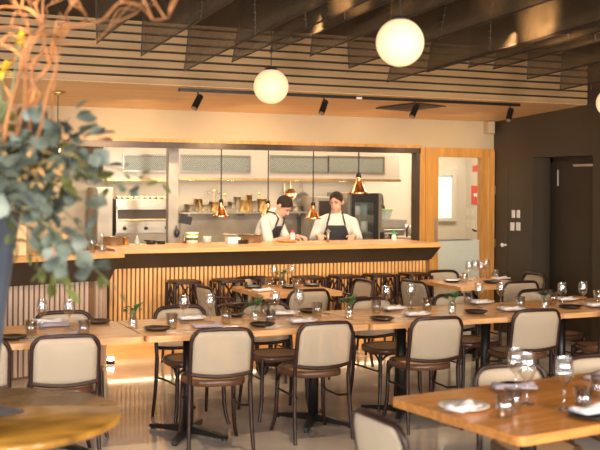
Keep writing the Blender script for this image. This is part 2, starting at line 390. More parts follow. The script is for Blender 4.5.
# drinks bar on the left, turned 18 degrees, rounded slatted corner
lb = empty('drinks_bar', (0, 0, 0), 0, 'slatted drinks bar with deep bronze fascia jutting forward at left, behind the leafy vase', 'counter')
A = Vector((2.36, 9.21)); dr = Vector((1.02, .33)).normalized(); nr = Vector((-dr.y, dr.x))
def L(a, n): q = A + dr*a + nr*n; return (q.x, q.y)
b = MB(); b.prism([L(-3.6, 0), L(0, 0), L(-.02, .44), L(-3.6, .62)], 1.05, 1.095); b.build('worktop', M['oak_edge'], lb, bevel=.004)
b = MB(); top = [L(-3.6, .02), L(-.03, .02), L(-.05, .42), L(-3.6, .5)]; bot = [L(-3.6, .22), L(-.02, .22), L(-.03, .40), L(-3.6, .42)]
b.add([(x, y, 1.05) for x, y in top] + [(x, y, .83) for x, y in bot], [(0,1,2,3),(4,7,6,5),(0,4,5,1),(1,5,6,2),(2,6,7,3),(3,7,4,0)]); b.build('fascia', M['panel'], lb)
def path_corner(off):
    q = [L(-3.6, .27-off)]; cx, cy, r = -.15, .27+.22, .22+off
    for i in range(13):
        t = -PI/2 + (PI/2)*i/12; q.append(L(cx + r*math.cos(t), cy + r*math.sin(t)))
    return q
pc = path_corner(-.02)
b = MB(); b.prism(pc + [L(-3.6, .49)], .0, .84); b.build('carcass', M['slat_back'], lb)
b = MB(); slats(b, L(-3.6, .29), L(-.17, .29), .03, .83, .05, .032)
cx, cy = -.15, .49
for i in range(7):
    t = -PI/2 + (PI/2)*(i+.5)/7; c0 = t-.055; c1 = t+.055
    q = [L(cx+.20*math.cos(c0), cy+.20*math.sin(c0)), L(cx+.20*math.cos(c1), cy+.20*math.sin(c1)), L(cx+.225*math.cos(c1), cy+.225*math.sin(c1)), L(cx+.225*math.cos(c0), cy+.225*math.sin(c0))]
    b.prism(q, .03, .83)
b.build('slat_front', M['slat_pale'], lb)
q = L(-.06, .46)
cl = empty('corner_uplight', (2.36, 9.72, 0), 0, 'small glowing floor lamp at the foot of the drinks bar corner', 'lamp')
MB().lathe([(.04, 0), (.04, .03), (.03, .035)], 14).build('housing', M['blackmetal'], cl)
MB().lathe([(.0001, .036), (.032, .036), (.03, .06), (.0001, .065)], 14).build('lens', M['bulb'], cl)

# ================================================================ FURNITURE
def make_chair(arms=False):
    o = empty('cane_armchair' if arms else 'cane_chair'); bw = M['bentwood']
    # seat: rounded pad of cane in a bent rim; person faces +Y, back posts at y = 0
    ol = []
    for i in range(36):
        t = 2*PI*i/36; c_, s_ = math.cos(t), math.sin(t); k = 2.9
        r = (abs(c_)**k + abs(s_)**k)**(-1/k); x = .208*r*c_; y = .20 + .205*r*s_
        x *= .92 + .10*(y/.40); ol.append((x, y))
    inner = [(x*.86, .20+(y-.20)*.86) for x, y in ol]
    b = MB(); n = 36
    v = [(x, y, .425) for x, y in ol] + [(x*1.01, .2+(y-.2)*1.01, .455) for x, y in ol] + [(x*.97, .2+(y-.2)*.97, .468) for x, y in ol] + [(x, y, .466) for x, y in inner] + [(x, y, .43) for x, y in inner]
    f = []
    for a in range(4):
        for i in range(n): f.append((a*n+i, a*n+(i+1) % n, (a+1)*n+(i+1) % n, (a+1)*n+i))
    for i in range(n): f.append((4*n+i, 4*n+(i+1) % n, (i+1) % n, i))
    b.add(v, f, True); b.build('seat_rim', M['rim'], o)
    b = MB(); b.prism([(x*1.01, .2+(y-.2)*1.01) for x, y in inner], .448, .462); b.build('seat', M['seat'], o)
    # back hoop
    for sgn in (1,):
        pts = [(-.198, -.005, .44), (-.200, -.022, .55), (-.198, -.045, .68)]
        for i in range(7):
            t = PI - (PI/2)*i/6; pts.append((-.198+.075 + .075*math.cos(t), -.055 - .02*i/6, .725 + .075*math.sin(t)))
        pts += [(-.06, -.080, .803), (.06, -.080, .803)]
        for i in range(7):
            t = PI/2 - (PI/2)*i/6; pts.append((.198-.075 + .075*math.cos(t), -.075 + .02*i/6, .725 + .075*math.sin(t)))
        pts += [(.198, -.045, .68), (.200, -.022, .55), (.198, -.005, .44)]
    MB().tube(pts, .0145, 8).build('back_frame', bw, o)
    pl = []
    for i in range(9):
        u = -1 + 2*i/8; pl.append((.192*u, -.026 - .022*(1-u*u), .515 - .018*(1-u*u)))
    MB().tube(pl, .0135, 8).build('back_rail', bw, o)
    # cane panel: curved grid filling the hoop
    b = MB(); NU, NV = 12, 8; vs = []
    for j in range(NV+1):
        v = j/NV
        for i in range(NU+1):
            u = -1+2*i/NU; zt = .797; 
            if abs(u) > .62: zt = .725 + .073*math.sqrt(max(0, 1-((abs(u)-.62)/.38)**2))
            zb = .515 - .018*(1-u*u); z = zb+(zt-zb)*v
            y = -.022 - (z-.51)*.19 - .022*(1-u*u)*(1-v*.6)
            vs.append((.188*u, y, z))
    fs = [(j*(NU+1)+i, j*(NU+1)+i+1, (j+1)*(NU+1)+i+1, (j+1)*(NU+1)+i) for j in range(NV) for i in range(NU)]
    b.add(vs, fs, True); cn = b.build('backrest', M['cane'], o)
    s = cn.modifiers.new('thick', 'SOLIDIFY'); s.thickness = .004
    for sg in (-1, 1):
        MB().tube([(sg*.198, -.004, .45), (sg*.200, -.008, .34), (sg*.205, -.025, .17), (sg*.212, -.055, .0)], [.016, .0155, .014, .012], 8).build('leg', bw, o)
        MB().tube([(sg*.172, .362, .445), (sg*.176, .366, .30), (sg*.180, .370, .15), (sg*.192, .382, .06), (sg*.208, .398, .0)], [.0165, .016, .0145, .0135, .012], 8).build('leg', bw, o)
    for (x, y, ax, ay) in ((-.178, .365, 1, 0), (.178, .365, -1, 0), (-.178, .36, 0, -1), (.178, .36, 0, -1)):
        pts = [(x+ax*.10*(1-math.cos(t))+ (0), y+ay*.10*(1-math.cos(t)), .33+.095*math.sin(t)) for t in [PI/2*i/6 for i in range(7)]]
        MB().tube(pts, .009, 6).build('brace', bw, o)
    for sg in (-1, 1):
        MB().tube([(sg*.200, -.012, .30), (sg*.15, .06, .285), (sg*.15, .26, .285), (sg*.178, .366, .30)], .008, 6).build('stretcher', bw, o)
    if arms:
        for sg in (-1, 1):
            MB().tube([(sg*.200, -.04, .64), (sg*.235, .04, .665), (sg*.245, .20, .665), (sg*.24, .31, .655), (sg*.225, .35, .60), (sg*.20, .355, .52), (sg*.185, .355, .45)], .0125, 8).build('arm', bw, o)
    return o
def make_stool():
    o = empty('bar_stool'); bw = M['bentwood']; W = .165
    b = MB(); q = rrect(-.14, .14, -.14, .14, .05); b.prism(q, .775, .80, True); b.build('seat', bw, o, bevel=.006)
    for sx in (-1, 1):
        for sy in (-1, 1):
            MB().tube([(sx*.132, sy*.132, .78), (sx*.140, sy*.140, .45), (sx*.165, sy*.165, 0)], [.017, .016, .013], 8).build('leg', bw, o)
    for k in range(4):
        a = k*PI/2; R_ = Matrix.Rotation(a, 3, 'Z')
        for sg in (-1, 1):   # forked bentwood arches under the seat
            pts = [R_ @ Vector((sg*(.138 - .130*math.sin(t)), .136, .50+.26*(1-math.cos(t)) if False else .50+.255*math.sin(t)**.8)) for t in [PI/2*i/8 for i in range(9)]]
            MB().tube(pts, .0095, 6).build('arch', bw, o)
        pts = [R_ @ Vector((.100*math.cos(t), .136, .645-.11*math.sin(t))) for t in [PI*i/10 for i in range(11)]]
        MB().tube([R_ @ Vector((.100, .136, .775))] + pts + [R_ @ Vector((-.100, .136, .775))], .008, 6).build('arch', bw, o)
    ring = [(0.150*math.cos(2*PI*i/24), .150*math.sin(2*PI*i/24), .27) for i in range(24)]
    MB().tube(ring, .010, 6, closed=True).build('foot_ring', bw, o)
    return o
def make_table(x0, x1, y0, y1, posts, label, group=None, name='dining_table', rz=0, z=.75, leg='cross', wood='oak'):
    cx, cy = (x0+x1)/2, (y0+y1)/2; o = empty(name, (cx, cy, 0), rz, label, 'table', group)
    hx, hy = (x1-x0)/2, (y1-y0)/2
    b = MB(); b.prism(rrect(-hx, hx, -hy, hy, .03, 3), z-.038, z); b.build('tabletop', M[wood], o, bevel=.005)
    for px in posts:
        x = px-cx
        p = MB().lathe([(.0001, .03), (.038, .03), (.038, z-.06), (.0001, z-.06)], 14).build('pedestal', M['blackmetal'], o)
        p.location = (x, 0, 0)
        MB().box(-.20, .20, -.25, .25, z-.055, z-.038).build('mount_plate', M['blackmetal'], p)
        for a in (-56, 56, 124, 236):
            r = Matrix.Rotation(math.radians(a), 4, 'Z')
            f = MB(); f.add([(.0, -.028, .02), (.33, -.018, .012), (.33, .018, .012), (0, .028, .02), (0, -.028, .075), (.33, -.018, .034), (.33, .018, .034), (0, .028, .075)],
                    [(0,3,2,1),(4,5,6,7),(0,1,5,4),(1,2,6,5),(2,3,7,6),(3,0,4,7)], False, r)
            f.lathe([(.018, 0), (.018, .014)], 8, c=tuple((r @ Vector((.31, 0, 0)))[:3])); f.build('foot', M['blackmetal'], p)
    return o
G1 = 'tables pushed together in the long middle row'
make_table(-.2, 1.775, 6.40, 7.20, (.35, 1.25), 'long-row oak table at far left, behind the round table, ending at the herb jar', G1)
make_table(1.785, 3.385, 6.38, 7.20, (2.19, 3.14), 'long-row oak table behind second and third near chairs from left', G1)
make_table(3.395, 5.055, 6.37, 7.20, (3.865, 4.62), 'long-row oak table behind fourth and fifth near chairs from left', G1)
make_table(5.065, 6.70, 6.39, 7.20, (5.36, 6.35), 'long-row oak table at the right edge before the dark wall', G1)
make_table(3.40, 4.20, 8.43, 9.23, (3.80,), 'small square oak table near the bar stools, seats around all four sides', 'square tables near the bar')
make_table(5.45, 6.30, 8.42, 9.20, (5.87,), 'square oak table crowded with upright wine glasses in front of the oak door', 'square tables near the bar')
fg = make_table(0, 1.9, 0, .86, (.45, 1.45), 'orange-lit oak table in the right foreground with blurred glasses', wood='oak_lit')
fr = math.radians(7); Rm = Matrix.Rotation(fr, 3, 'Z'); FO = Vector((2.42, 3.31, 0))
fc = FO + Rm @ Vector((.95, .43, 0)); fg.location = fc; fg.rotation_euler.z = fr
rt = empty('round_table', (.55, 4.50, 0), 0, 'round honey-coloured table at the lower left corner, holding the tall vase', 'table')
MB().lathe([(.0001, .712), (.56, .712), (.578, .725), (.578, .742), (.57, .75), (.0001, .75)], 72).build('tabletop', M['round'], rt)
b = MB().lathe([(.0001, .03), (.04, .03), (.04, .69), (.0001, .69)], 14); b.build('pedestal', M['blackmetal'], rt)
MB().box(-.2, .2, -.2, .2, .695, .712).build('mount_plate', M['blackmetal'], rt)
for a in (35, 125, 215, 305):
    r = Matrix.Rotation(math.radians(a), 4, 'Z')
    MB().add([(.0, -.028, .0), (.36, -.018, .0), (.36, .018, .0), (0, .028, .0), (0, -.028, .07), (.36, -.018, .03), (.36, .018, .03), (0, .028, .07)],
                    [(0,3,2,1),(4,5,6,7),(0,1,5,4),(1,2,6,5),(2,3,7,6),(3,0,4,7)], False, r).build('foot', M['blackmetal'], rt)

GN, GF, GS = 'cane chairs on the near side of the long row', 'cane chairs on the far side of the long row', 'cane chairs around the square tables'
def chair(x, y, deg, label, group, arms=False):
    return place('armchair' if arms else 'chair', lambda: make_chair(arms), (x, y, 0), math.radians(deg), label, 'chair', group)
near = [(1.25, 6.32, -5, 'near-side cane chair, back to us, just behind the round table'),
        (2.23, 6.25, -7, 'near-side cane chair, back to us, second from left, beside the first black table post'),
        (2.97, 6.29, -1, 'near-side cane chair, back to us, third from left, standing in the open floor centre'),
        (3.81, 6.24, -4, 'near-side cane chair, back to us, fourth from left, behind the tilted foreground chair'),
        (4.75, 6.36, -5, 'near-side cane chair, back to us, fifth from left, below the jar with pale leaves'),
        (5.56, 6.33, -3, 'near-side cane chair mostly cut by the right edge of the picture')]
for a in near: chair(*a, GN)
chair(.72, 6.33, -4, 'near-side cane chair at the far left edge, mostly hidden by the vase', GN)
far = [(1.45, 7.33, 181, 'far-side cane chair facing us at the leftmost long table, behind the mauve napkins'),
       (2.33, 7.36, 183, 'far-side cane chair facing us just right of the herb jar, legs seen below the table'),
       (3.00, 7.33, 178, 'far-side cane chair facing us behind the second herb jar from left, seat cushion showing'),
       (3.94, 7.32, 182, 'far-side cane chair facing us behind the third herb jar from left'),
       (4.74, 7.36, 179, 'far-side cane chair facing us behind the fourth herb jar from left'),
       (5.63, 7.42, 181, 'far-side cane chair facing us behind the jar with pale leaves')]
for a in far: chair(*a, GF)
chair(3.74, 8.26, 2, 'cane chair, back to us, on the near side of the small square table', GS)
chair(3.72, 9.44, 182, 'cane chair facing us on the bar side of the small square table', GS)
chair(3.05, 8.80, -86, 'cane armchair with bent arms facing right beside the leftmost bar stool', GS, True)
chair(4.56, 8.86, 92, 'cane armchair facing left in front of the middle bar stools', GS, True)
chair(5.99, 8.26, -2, 'cane chair, back to us, near side of the table before the oak door', GS)
chair(5.93, 9.46, 180, 'cane chair facing us between the counter end and the glazed door', GS)
chair(5.10, 8.62, -80, 'cane armchair facing right at the left end of the table by the oak door', GS, True)
chair(6.60, 8.90, 88, 'golden cane chair facing left before the light switches on the dark wall', GS)
GG = 'chairs of the foreground table'
q = FO + Rm @ Vector((.84, .93, 0)); chair(q.x, q.y, 172, 'blurred cane chair facing us behind the folded-napkin plate of the foreground table', GG)
q = FO + Rm @ Vector((1.48, .93, 0)); chair(q.x, q.y, 174, 'blurred cane chair facing us at the right edge behind the foreground table', GG)
chair(2.03, 3.64, -88, 'dark-edged cane chair back leaning into the bottom of the picture, left of the foreground table', GG)
ord_ = ['first', 'second', 'third', 'fourth', 'fifth', 'sixth', 'last']
for i, u in enumerate((185, 229, 268, 309, 345.5, 380, 415.5)):
    p = onY(u, 278, 9.42)
    lab = {0: 'bentwood bar stool standing alone at the left of the slatted counter', 6: 'bentwood bar stool nearest the right end of the counter'}.get(i, 'bentwood bar stool, %s from the left along the slatted counter' % ord_[i])
    place('stool', make_stool, (p.x, 9.44, 0), .0, lab, 'stool', 'bar stools along the slatted counter')

# ================================================================ TABLEWARE
def make_wine():
    o = empty('wine_glass')
    prof = [(.0001, .002), (.034, .001), (.0345, .003), (.010, .007), (.0045, .012), (.0038, .05), (.0040, .083), (.010, .090), (.026, .105), (.0365, .125), (.0385, .145), (.036, .170), (.0305, .198), (.0312, .199)]
    MB().lathe(prof[5:] , 22).build('bowl', M['glass'], o); MB().lathe(prof[:6], 18).build('stem', M['glass'], o); return o
def make_tumbler():
    o = MB().lathe([(.0001, .002), (.028, .001), (.034, .004), (.040, .100), (.039, .100), (.030, .009), (.0001, .007)], 20).build('tumbler', M['glass']); return o
def make_blackplate():
    return MB().lathe([(.0001, .0), (.055, 0), (.072, .004), (.092, .018), (.090, .021), (.070, .010), (.0001, .007)], 28).build('side_plate', M['black'])
def make_plate():
    return MB().lathe([(.0001, 0), (.062, 0), (.075, .005), (.112, .017), (.111, .020), (.074, .010), (.0001, .008)], 32).build('dinner_plate', M['white'])
def make_napkin(name='napkin', mt='napkin'):
    b = MB(); nx, ny = 10, 8; vs = []
    rr = random.Random(5)
    for k, zt in ((0, 0), (1, 1)):
        for j in range(ny+1):
            for i in range(nx+1):
                u, v = i/nx, j/ny; z = .004
                if k: z = .016 + .008*math.sin(u*5+v*3) + .005*math.sin(v*11) + rr.uniform(-.001, .002)
                vs.append(((u-.5)*.20*(1+.06*math.sin(v*4)), (v-.5)*.11*(1+.08*math.sin(u*5)), z))
    n = (nx+1)*(ny+1); f = []
    for j in range(ny):
        for i in range(nx):
            a = j*(nx+1)+i; f.append((a, a+nx+1, a+nx+2, a+1)); f.append((n+a, n+a+1, n+a+nx+2, n+a+nx+1))
    edge = [i for i in range(nx+1)] + [(j+1)*(nx+1)-1 for j in range(1, ny+1)] + [ny*(nx+1)+i for i in range(nx-1, -1, -1)] + [j*(nx+1) for j in range(ny-1, 0, -1)]
    for a, c in zip(edge, edge[1:]+edge[:1]): f.append((a, c, n+c, n+a))
    b.add(vs, f, True); return b.build(name, M[mt])
def make_fork():
    b = MB(); b.box(-.004, .004, -.10, .03, .001, .0035)
    for x in (-.009, -.003, .003, .009): b.box(x-.0013, x+.0013, .045, .09, .002, .004)
    b.box(-.0105, .0105, .028, .046, .001, .004); return b.build('fork', M['steel'])
def make_knife():
    b = MB(); b.box(-.005, .005, -.11, -.01, .001, .005); b.add([(-.004, -.01, .001), (.006, -.01, .001), (.008, .07, .001), (.0, .11, .001), (-.004, -.01, .003), (.006, -.01, .003), (.008, .07, .003), (.0, .11, .003)],
      [(0,3,2,1),(4,5,6,7),(0,1,5,4),(1,2,6,5),(2,3,7,6),(3,0,4,7)]); return b.build('knife', M['steel'])
def leaf(b, p, d, up, L_, W_, fold=.15, nseg=5, shape=1.0):
    """one leaf blade as a folded, pointed or round sheet"""
    d = Vector(d).normalized(); s_ = d.cross(Vector(up)); 
    if s_.length < .05: s_ = d.orthogonal()
    s_.normalize(); nn = s_.cross(d).normalized(); vs = []; fs = []
    for i in range(nseg+1):
        t = i/nseg; wv = W_*math.sin(PI*min(1, t**shape*.98+.01)); c = Vector(p)+d*L_*t - nn*(.18*L_*t*t)
        vs += [c - s_*wv + nn*fold*wv, c, c + s_*wv + nn*fold*wv]
    for i in range(nseg):
        a = i*3; fs += [(a, a+1, a+4, a+3), (a+1, a+2, a+5, a+4)]
    b.add(vs, fs, True)
def make_jar(pale=False, seed=1):
    rr = random.Random(seed)
    o = empty('herb_jar'); MB().lathe([(.0001, .003), (.027, .002), (.030, .008), (.030, .07), (.022, .085), (.022, .098), (.024, .10)], 18).build('jar', M['glass'], o)
    b = MB(); st = MB()
    for k in range(14):
        a = rr.uniform(0, 2*PI); t = rr.uniform(.1, .7); tip = Vector((math.cos(a)*.05*t*1.4, math.sin(a)*.05*t*1.4, rr.uniform(.11, .15)))
        st.tube([(0, 0, .02), (tip.x*.3, tip.y*.3, .08), tip], .0015, 5)
        for j in range(2 if not pale else 3):
            a2 = a+rr.uniform(-1.3, 1.3); leaf(b, tip, (math.cos(a2), math.sin(a2), rr.uniform(.0, .9)), (0, 0, 1), rr.uniform(.035, .055), .017)
    b.build('foliage', M['leaf_blue' if pale else 'leaf_herb'], o); st.build('stem', M['stem'], o); return o
def put(kind, u, v, label, deg=0, z=.752, g=None, off=(0, 0), scale=None):
    p = onZ(u, v, z)
    mk = {'wine': (make_wine, 'glass', 'wine glasses'), 'tumbler': (make_tumbler, 'glass', 'water tumblers'), 'black': (make_blackplate, 'plate', 'black side plates'),
          'plate': (make_plate, 'plate', 'white plates'), 'napkin': (make_napkin, 'napkin', 'folded napkins'), 'napkin_dark': (lambda: make_napkin('napkin', 'napkin_dark'), 'napkin', 'folded mauve napkins'),
          'fork': (make_fork, 'fork', 'forks'), 'knife': (make_knife, 'knife', 'knives'), 'jar': (make_jar, 'vase', 'little herb jars'), 'palejar': (lambda: make_jar(True, 4), 'vase', 'little herb jars')}[kind]
    return place(kind, mk[0], (p.x+off[0], p.y+off[1], z), math.radians(deg), label, mk[1], mk[2] + (' on the tables' if g is None else g), scale)
def plate_with_napkin(u, v, where, deg=0, z=.752, dark=False, sc=1):
    put('plate', u, v, 'white dinner plate under a napkin, ' + where, 0, z, scale=(sc,)*3)
    put('napkin_dark' if dark else 'napkin', u, v, ('mauve' if dark else 'pale') + ' napkin on white plate, ' + where, deg, z+.014, scale=(sc*.82,)*2+(sc,))
# leftmost long table
W = 'leftmost long table'
put('wine', 42, 329, 'wine glass nearest the vase on the leftmost long table')
put('wine', 69, 329, 'wine glass right of the mauve napkins on the leftmost long table')
put('tumbler', 31, 336, 'tumbler nearest the vase on the leftmost long table')
put('tumbler', 84, 336, 'tumbler right of the wine glasses on the leftmost long table')
put('black', 98, 323, 'black side plate on the leftmost long table, near its back edge')
put('black', 12, 339, 'black side plate at the far left front of the leftmost long table')
put('napkin_dark', 54, 326, 'mauve folded napkin on bare wood between the two leftmost wine glasses', 5)
put('napkin_dark', 63, 336, 'mauve folded napkin nearest us on the leftmost long table', 2)
put('napkin', 47, 322, 'pale napkin at the back of the leftmost long table', -8)
for u, v, a, k, l in ((40, 337, 80, 'fork', 'fork left of the mauve napkin on the leftmost long table'), (46, 339, 85, 'knife', 'knife at the front of the leftmost long table'), (34, 340, 60, 'fork', 'fork by the tumbler nearest the vase'), (22, 337, 15, 'knife', 'knife beside the far left black plate')):
    put(k, u, v, l, a)
put('jar', 133, 329, 'herb jar standing alone at the end of the leftmost long table')
# second table
put('black', 157, 330, 'black side plate at the left corner of the second long table')
put('wine', 184, 323, 'wine glass behind the leftmost tumbler of the second long table')
put('tumbler', 172, 328, 'tumbler right of the corner black plate on the second long table')
plate_with_napkin(191, 319, 'back of the second long table at left', 4)
put('napkin_dark', 207, 327, 'mauve folded napkin in front of the second wine glass on the second long table', 3)
put('wine', 210, 322, 'wine glass left of the bare wood middle of the second long table')
put('tumbler', 226, 323, 'tumbler right of the mauve napkin on the second long table')
put('black', 233, 316, 'black side plate behind the tumbler on the second long table')
for u, v, a, k in ((180, 331, 75, 'fork'), (187, 332, 78, 'knife'), (192, 331, 82, 'fork'), (222, 327, 80, 'knife')):
    put(k, u, v, {180: 'fork beside the leftmost black corner plate', 187: 'knife beside the leftmost black corner plate', 192: 'fork left of the front mauve napkin on the second table', 222: 'knife right of the front mauve napkin on the second table'}[u], a)
put('jar', 255, 322, 'herb jar with arching leaves behind the second and third near chairs')
put('black', 262, 326, 'black side plate in front of the second herb jar from left')
put('tumbler', 270, 324, 'tumbler beside the second herb jar from left')
put('tumbler', 265, 317, 'tumbler behind the second herb jar from left')
put('wine', 275, 318, 'wine glass by the napkin plate in the middle of the second table')
plate_with_napkin(283, 314, 'behind the third near chair at back edge', -14)
plate_with_napkin(302, 322, 'directly behind the third near chair at front edge', 3)
put('wine', 299, 317, 'wine glass right above the third near chair')
put('tumbler', 317, 316, 'tumbler at the right end of the second long table')
put('black', 310, 312, 'black side plate behind the third near chair, beside a wine glass')
for u, v, a, k, l in ((275, 326, 80, 'fork', 'fork right of the second herb jar plate'), (280, 327, 84, 'knife', 'knife right of the second herb jar plate'), (322, 313, 10, 'knife', 'knife across from the third near chair')):
    put(k, u, v, l, a)
put('jar', 349, 319, 'herb jar standing between the third and fourth near chairs')
# third table
put('black', 382, 320, 'black side plate at the left front of the third long table')
put('wine', 386, 311, 'wine glass behind the black plate on the third long table')
put('tumbler', 376, 313, 'tumbler just left of the tallest glass on the third long table')
plate_with_napkin(393, 309, 'back left of the third long table', 10)
plate_with_napkin(416, 315, 'directly behind the fourth near chair', 2)
put('wine', 411, 309, 'wine glass above the fourth near chair')
put('tumbler', 427, 311, 'tumbler right of the napkin plate behind the fourth near chair')
for u, v, a, k, l in ((396, 318, 80, 'fork', 'fork left of the plate behind the fourth near chair'), (401, 319, 84, 'knife', 'knife left of the plate behind the fourth near chair')):
    put(k, u, v, l, a)
put('jar', 452, 314, 'herb jar above the fourth near chair, right of a tumbler')
put('black', 476, 313, 'black side plate left of the fifth near chair')
put('tumbler', 468, 304, 'tumbler right of the fourth herb jar from left')
plate_with_napkin(481, 303, 'behind the tall glass left of the fifth near chair', 8)
put('wine', 479, 308, 'wine glass left of the fifth near chair with black plate in front')
put('wine', 501, 307, 'wine glass above the fifth near chair at its left')
plate_with_napkin(511, 310, 'directly behind the fifth near chair', 2)
put('tumbler', 520, 309, 'tumbler right of the plate behind the fifth near chair')
for u, v, a, k, l in ((490, 312, 80, 'fork', 'fork right of the black plate left of fifth chair'), (495, 313, 84, 'knife', 'knife right of the black plate left of fifth chair')):
    put(k, u, v, l, a)
put('palejar', 545, 310, 'jar with pale blue-green leaves against the dark door recess')
# fourth table
put('black', 570, 308, 'black side plate below the two tall glasses at right')
put('tumbler', 553, 304, 'tumbler right of the jar with pale leaves')
put('wine', 562, 307, 'left of the two tall wine glasses in front of the dark door')
put('wine', 583, 306, 'right of the two tall wine glasses in front of the dark door')
plate_with_napkin(566, 300, 'behind the two tall glasses before the dark door', 6)
p = onZ(577, 299); o = MB().lathe([(.0001, 0), (.05, 0), (.085, .018), (.08, .02), (.05, .006), (.0001, .005)], 20).build('timber_dish', M['wood_dish']); o.location = p; tag(o, 'small brown timber dish between the two tall glasses at right', 'dish')
plate_with_napkin(597, 306, 'at the right edge of the fourth long table', 5)
put('tumbler', 598, 302, 'tumbler cut by the right edge on the fourth long table')
# square table by the stools
put('black', 253, 288, 'black side plate at the left corner of the small square table')
put('black', 291, 288, 'black side plate in the middle of the small square table')
put('black', 312, 286, 'black side plate at the right of the small square table')
put('wine', 274, 286, 'left wine glass on the small square table by the stools')
put('wine', 292, 285, 'right wine glass on the small square table by the stools')
put('tumbler', 269, 289, 'tumbler left of the herb jar on the small square table')
put('tumbler', 297, 289, 'tumbler right of the herb jar on the small square table')
put('jar', 282, 287, 'herb jar in the middle of the small square table')
put('napkin', 263, 291, 'pale napkin on the left of the small square table', 20)
# square table by the door
put('black', 452, 282, 'black side plate at the left end of the table by the oak door')
put('black', 492, 283, 'black side plate at the right of the table by the oak door')
for u, v, l in ((469, 281, 'leftmost'), (475, 279, 'second'), (481, 281, 'third'), (486, 278, 'rightmost')):
    put('wine', u, v, '%s of the four grouped wine glasses before the glazed door' % l)
put('tumbler', 464, 283, 'tumbler left of the grouped wine glasses before the glazed door')
put('tumbler', 495, 279, 'tumbler right of the grouped wine glasses before the glazed door')
put('napkin', 501, 279, 'white napkin at the right end of the table by the oak door', 15)
# foreground table
put('plate', 464, 409, 'grey-white plate with a folded napkin on the foreground table', scale=(1.0,)*3)
put('napkin', 464, 409, 'folded napkin on the foreground plate, nearest the table corner', 25, .766, scale=(.85, .85, 1.1))
put('black', 516, 389, 'black side plate in the middle of the foreground table')
put('napkin_dark', 514, 388, 'rolled mauve napkin on the black plate of the foreground table', -20, .765)
put('wine', 527, 404, 'left wine glass of the foreground table', scale=(1.05, 1.05, 1.15))
put('wine', 516, 395, 'wine glass over the black plate on the foreground table', scale=(1.05, 1.05, 1.1))
put('wine', 564, 409, 'wine glass standing alone on the open wood of the foreground table', scale=(1.05, 1.05, 1.15))
put('tumbler', 505, 418, 'tumbler nearest us on the foreground table')
put('tumbler', 513, 411, 'tumbler just behind the nearest one on the foreground table')
put('tumbler', 583, 410, 'tumbler left of the napkin plate at the right edge of the foreground table')
put('tumbler', 599, 398, 'tumbler cut by the right edge on the foreground table')
put('black', 595, 417, 'black plate under the white one at the right edge of the foreground table', scale=(1.25, 1.25, 1))
put('napkin', 593, 411, 'folded napkin on the black plate at the right edge of the foreground table', 10, .765)
put('napkin_dark', 600, 378, 'mauve napkin at the far right corner of the foreground table', 30)
# slate board on the round table
q = onZ(-6, 413); o = MB().box(-.10, .10, -.075, .075, 0, .006).build('slate_board', M['vase'], bevel=.002); o.location = (q.x+.0, q.y, .752); o.rotation_euler.z = .5
tag(o, 'dark blue-grey slate board beside the vase at the left edge of the round table', 'board')

# ================================================================ HANGING MESH, LAMPS, TRACK
TIPS = [(1.464,6.447),(1.849,6.815),(2.317,7.336),(2.514,6.843),(2.63,6.418),(2.934,6.435),(3.422,6.81),(4.036,7.346),(4.075,6.786),(4.26,6.50),(4.477,6.497),(5.039,6.837),(5.717,7.283),(5.983,7.196)]
NTH = ['first','second','third','fourth','fifth','sixth','seventh','eighth','ninth','tenth','eleventh','twelfth','thirteenth','last']
def mesh_sheet(i, X, Y):
    zb = lambda y: 2.58 + .052*(7-y); zt = lambda y: 3.12 + .055*(8.67-y) - .002
    y0, y1 = Y, 3.2; N = 40; amp = .035 if X > 2.4 else .02; o = empty('mesh_baffle', (X, Y, zb(Y)))
    b = MB(); vs = []; NV = 6
    for j in range(N+1):
        for k in range(NV+1):
            t, v = j/N, k/NV; yb = y0+(y1-y0)*t; y = yb - .11*v*(1-t)
            z = zb(yb) + (zt(y)-zb(yb))*v; x = X + amp*math.sin(yb*2.6+i)*math.sin(PI*v)
            vs.append((x-X, y-Y, z-zb(Y)))
    fs = [(j*(NV+1)+k, (j+1)*(NV+1)+k, (j+1)*(NV+1)+k+1, j*(NV+1)+k+1) for j in range(N) for k in range(NV)]
    b.add(vs, fs, True); f = b.build('fabric', M['mesh'], o)
    f.modifiers.new('thick', 'SOLIDIFY').thickness = .0015
    h = MB(); h.tube([vs[j*(NV+1)] for j in range(N+1)], .005, 6); h.tube([vs[k] for k in range(NV+1)], .004, 6); h.build('hem_wire', M['bronze'], o)
    for q in (.36, .70):
        s = MB(); j = int(N*q); col = [Vector(vs[j*(NV+1)+k]) for k in range(NV+1)]; s.tube(col, .004, 6)
        for m_ in range(14):
            t = m_/14*NV; a = col[int(t)].lerp(col[min(NV, int(t)+1)], t-int(t)); s.tube([a+Vector((-.004, -.02, 0)), a+Vector((-.004, .02, .01))], .0025, 4)
        s.build('laced_seam', M['bronze'], o)
    tag(o, '%s sheet of bronze hanging mesh counting from the left by its pointed far end' % NTH[i], 'ceiling mesh', 'bronze mesh sheets hanging from the ceiling')
for i, (X, Y) in enumerate(TIPS): mesh_sheet(i, X, Y)
for (u, v, l) in ((356, 24, 'black linear rail under the dark ceiling above the near globe'), (431, 31, 'black linear rail under the dark ceiling right of the near globe')):
    p = onZ(u, v, 2.98); o = MB().box(-.03, .03, -2.2, 0, -.02, .03).build('ceiling_rail', M['blackmetal'], bevel=.004); o.location = (p.x+.02, p.y, 2.98+.055*0); o.rotation_euler.x = -.055
    tag(o, l, 'rail')
    r_ = MB()
    for yy in (-.3, -1.9): r_.tube([(0, yy, .02), (0, yy, (3.12+.055*(8.67-p.y-yy)) - 2.98 + .055*yy + .0)], .006, 6)
    r_.build('hanger', M['blackmetal'], o)
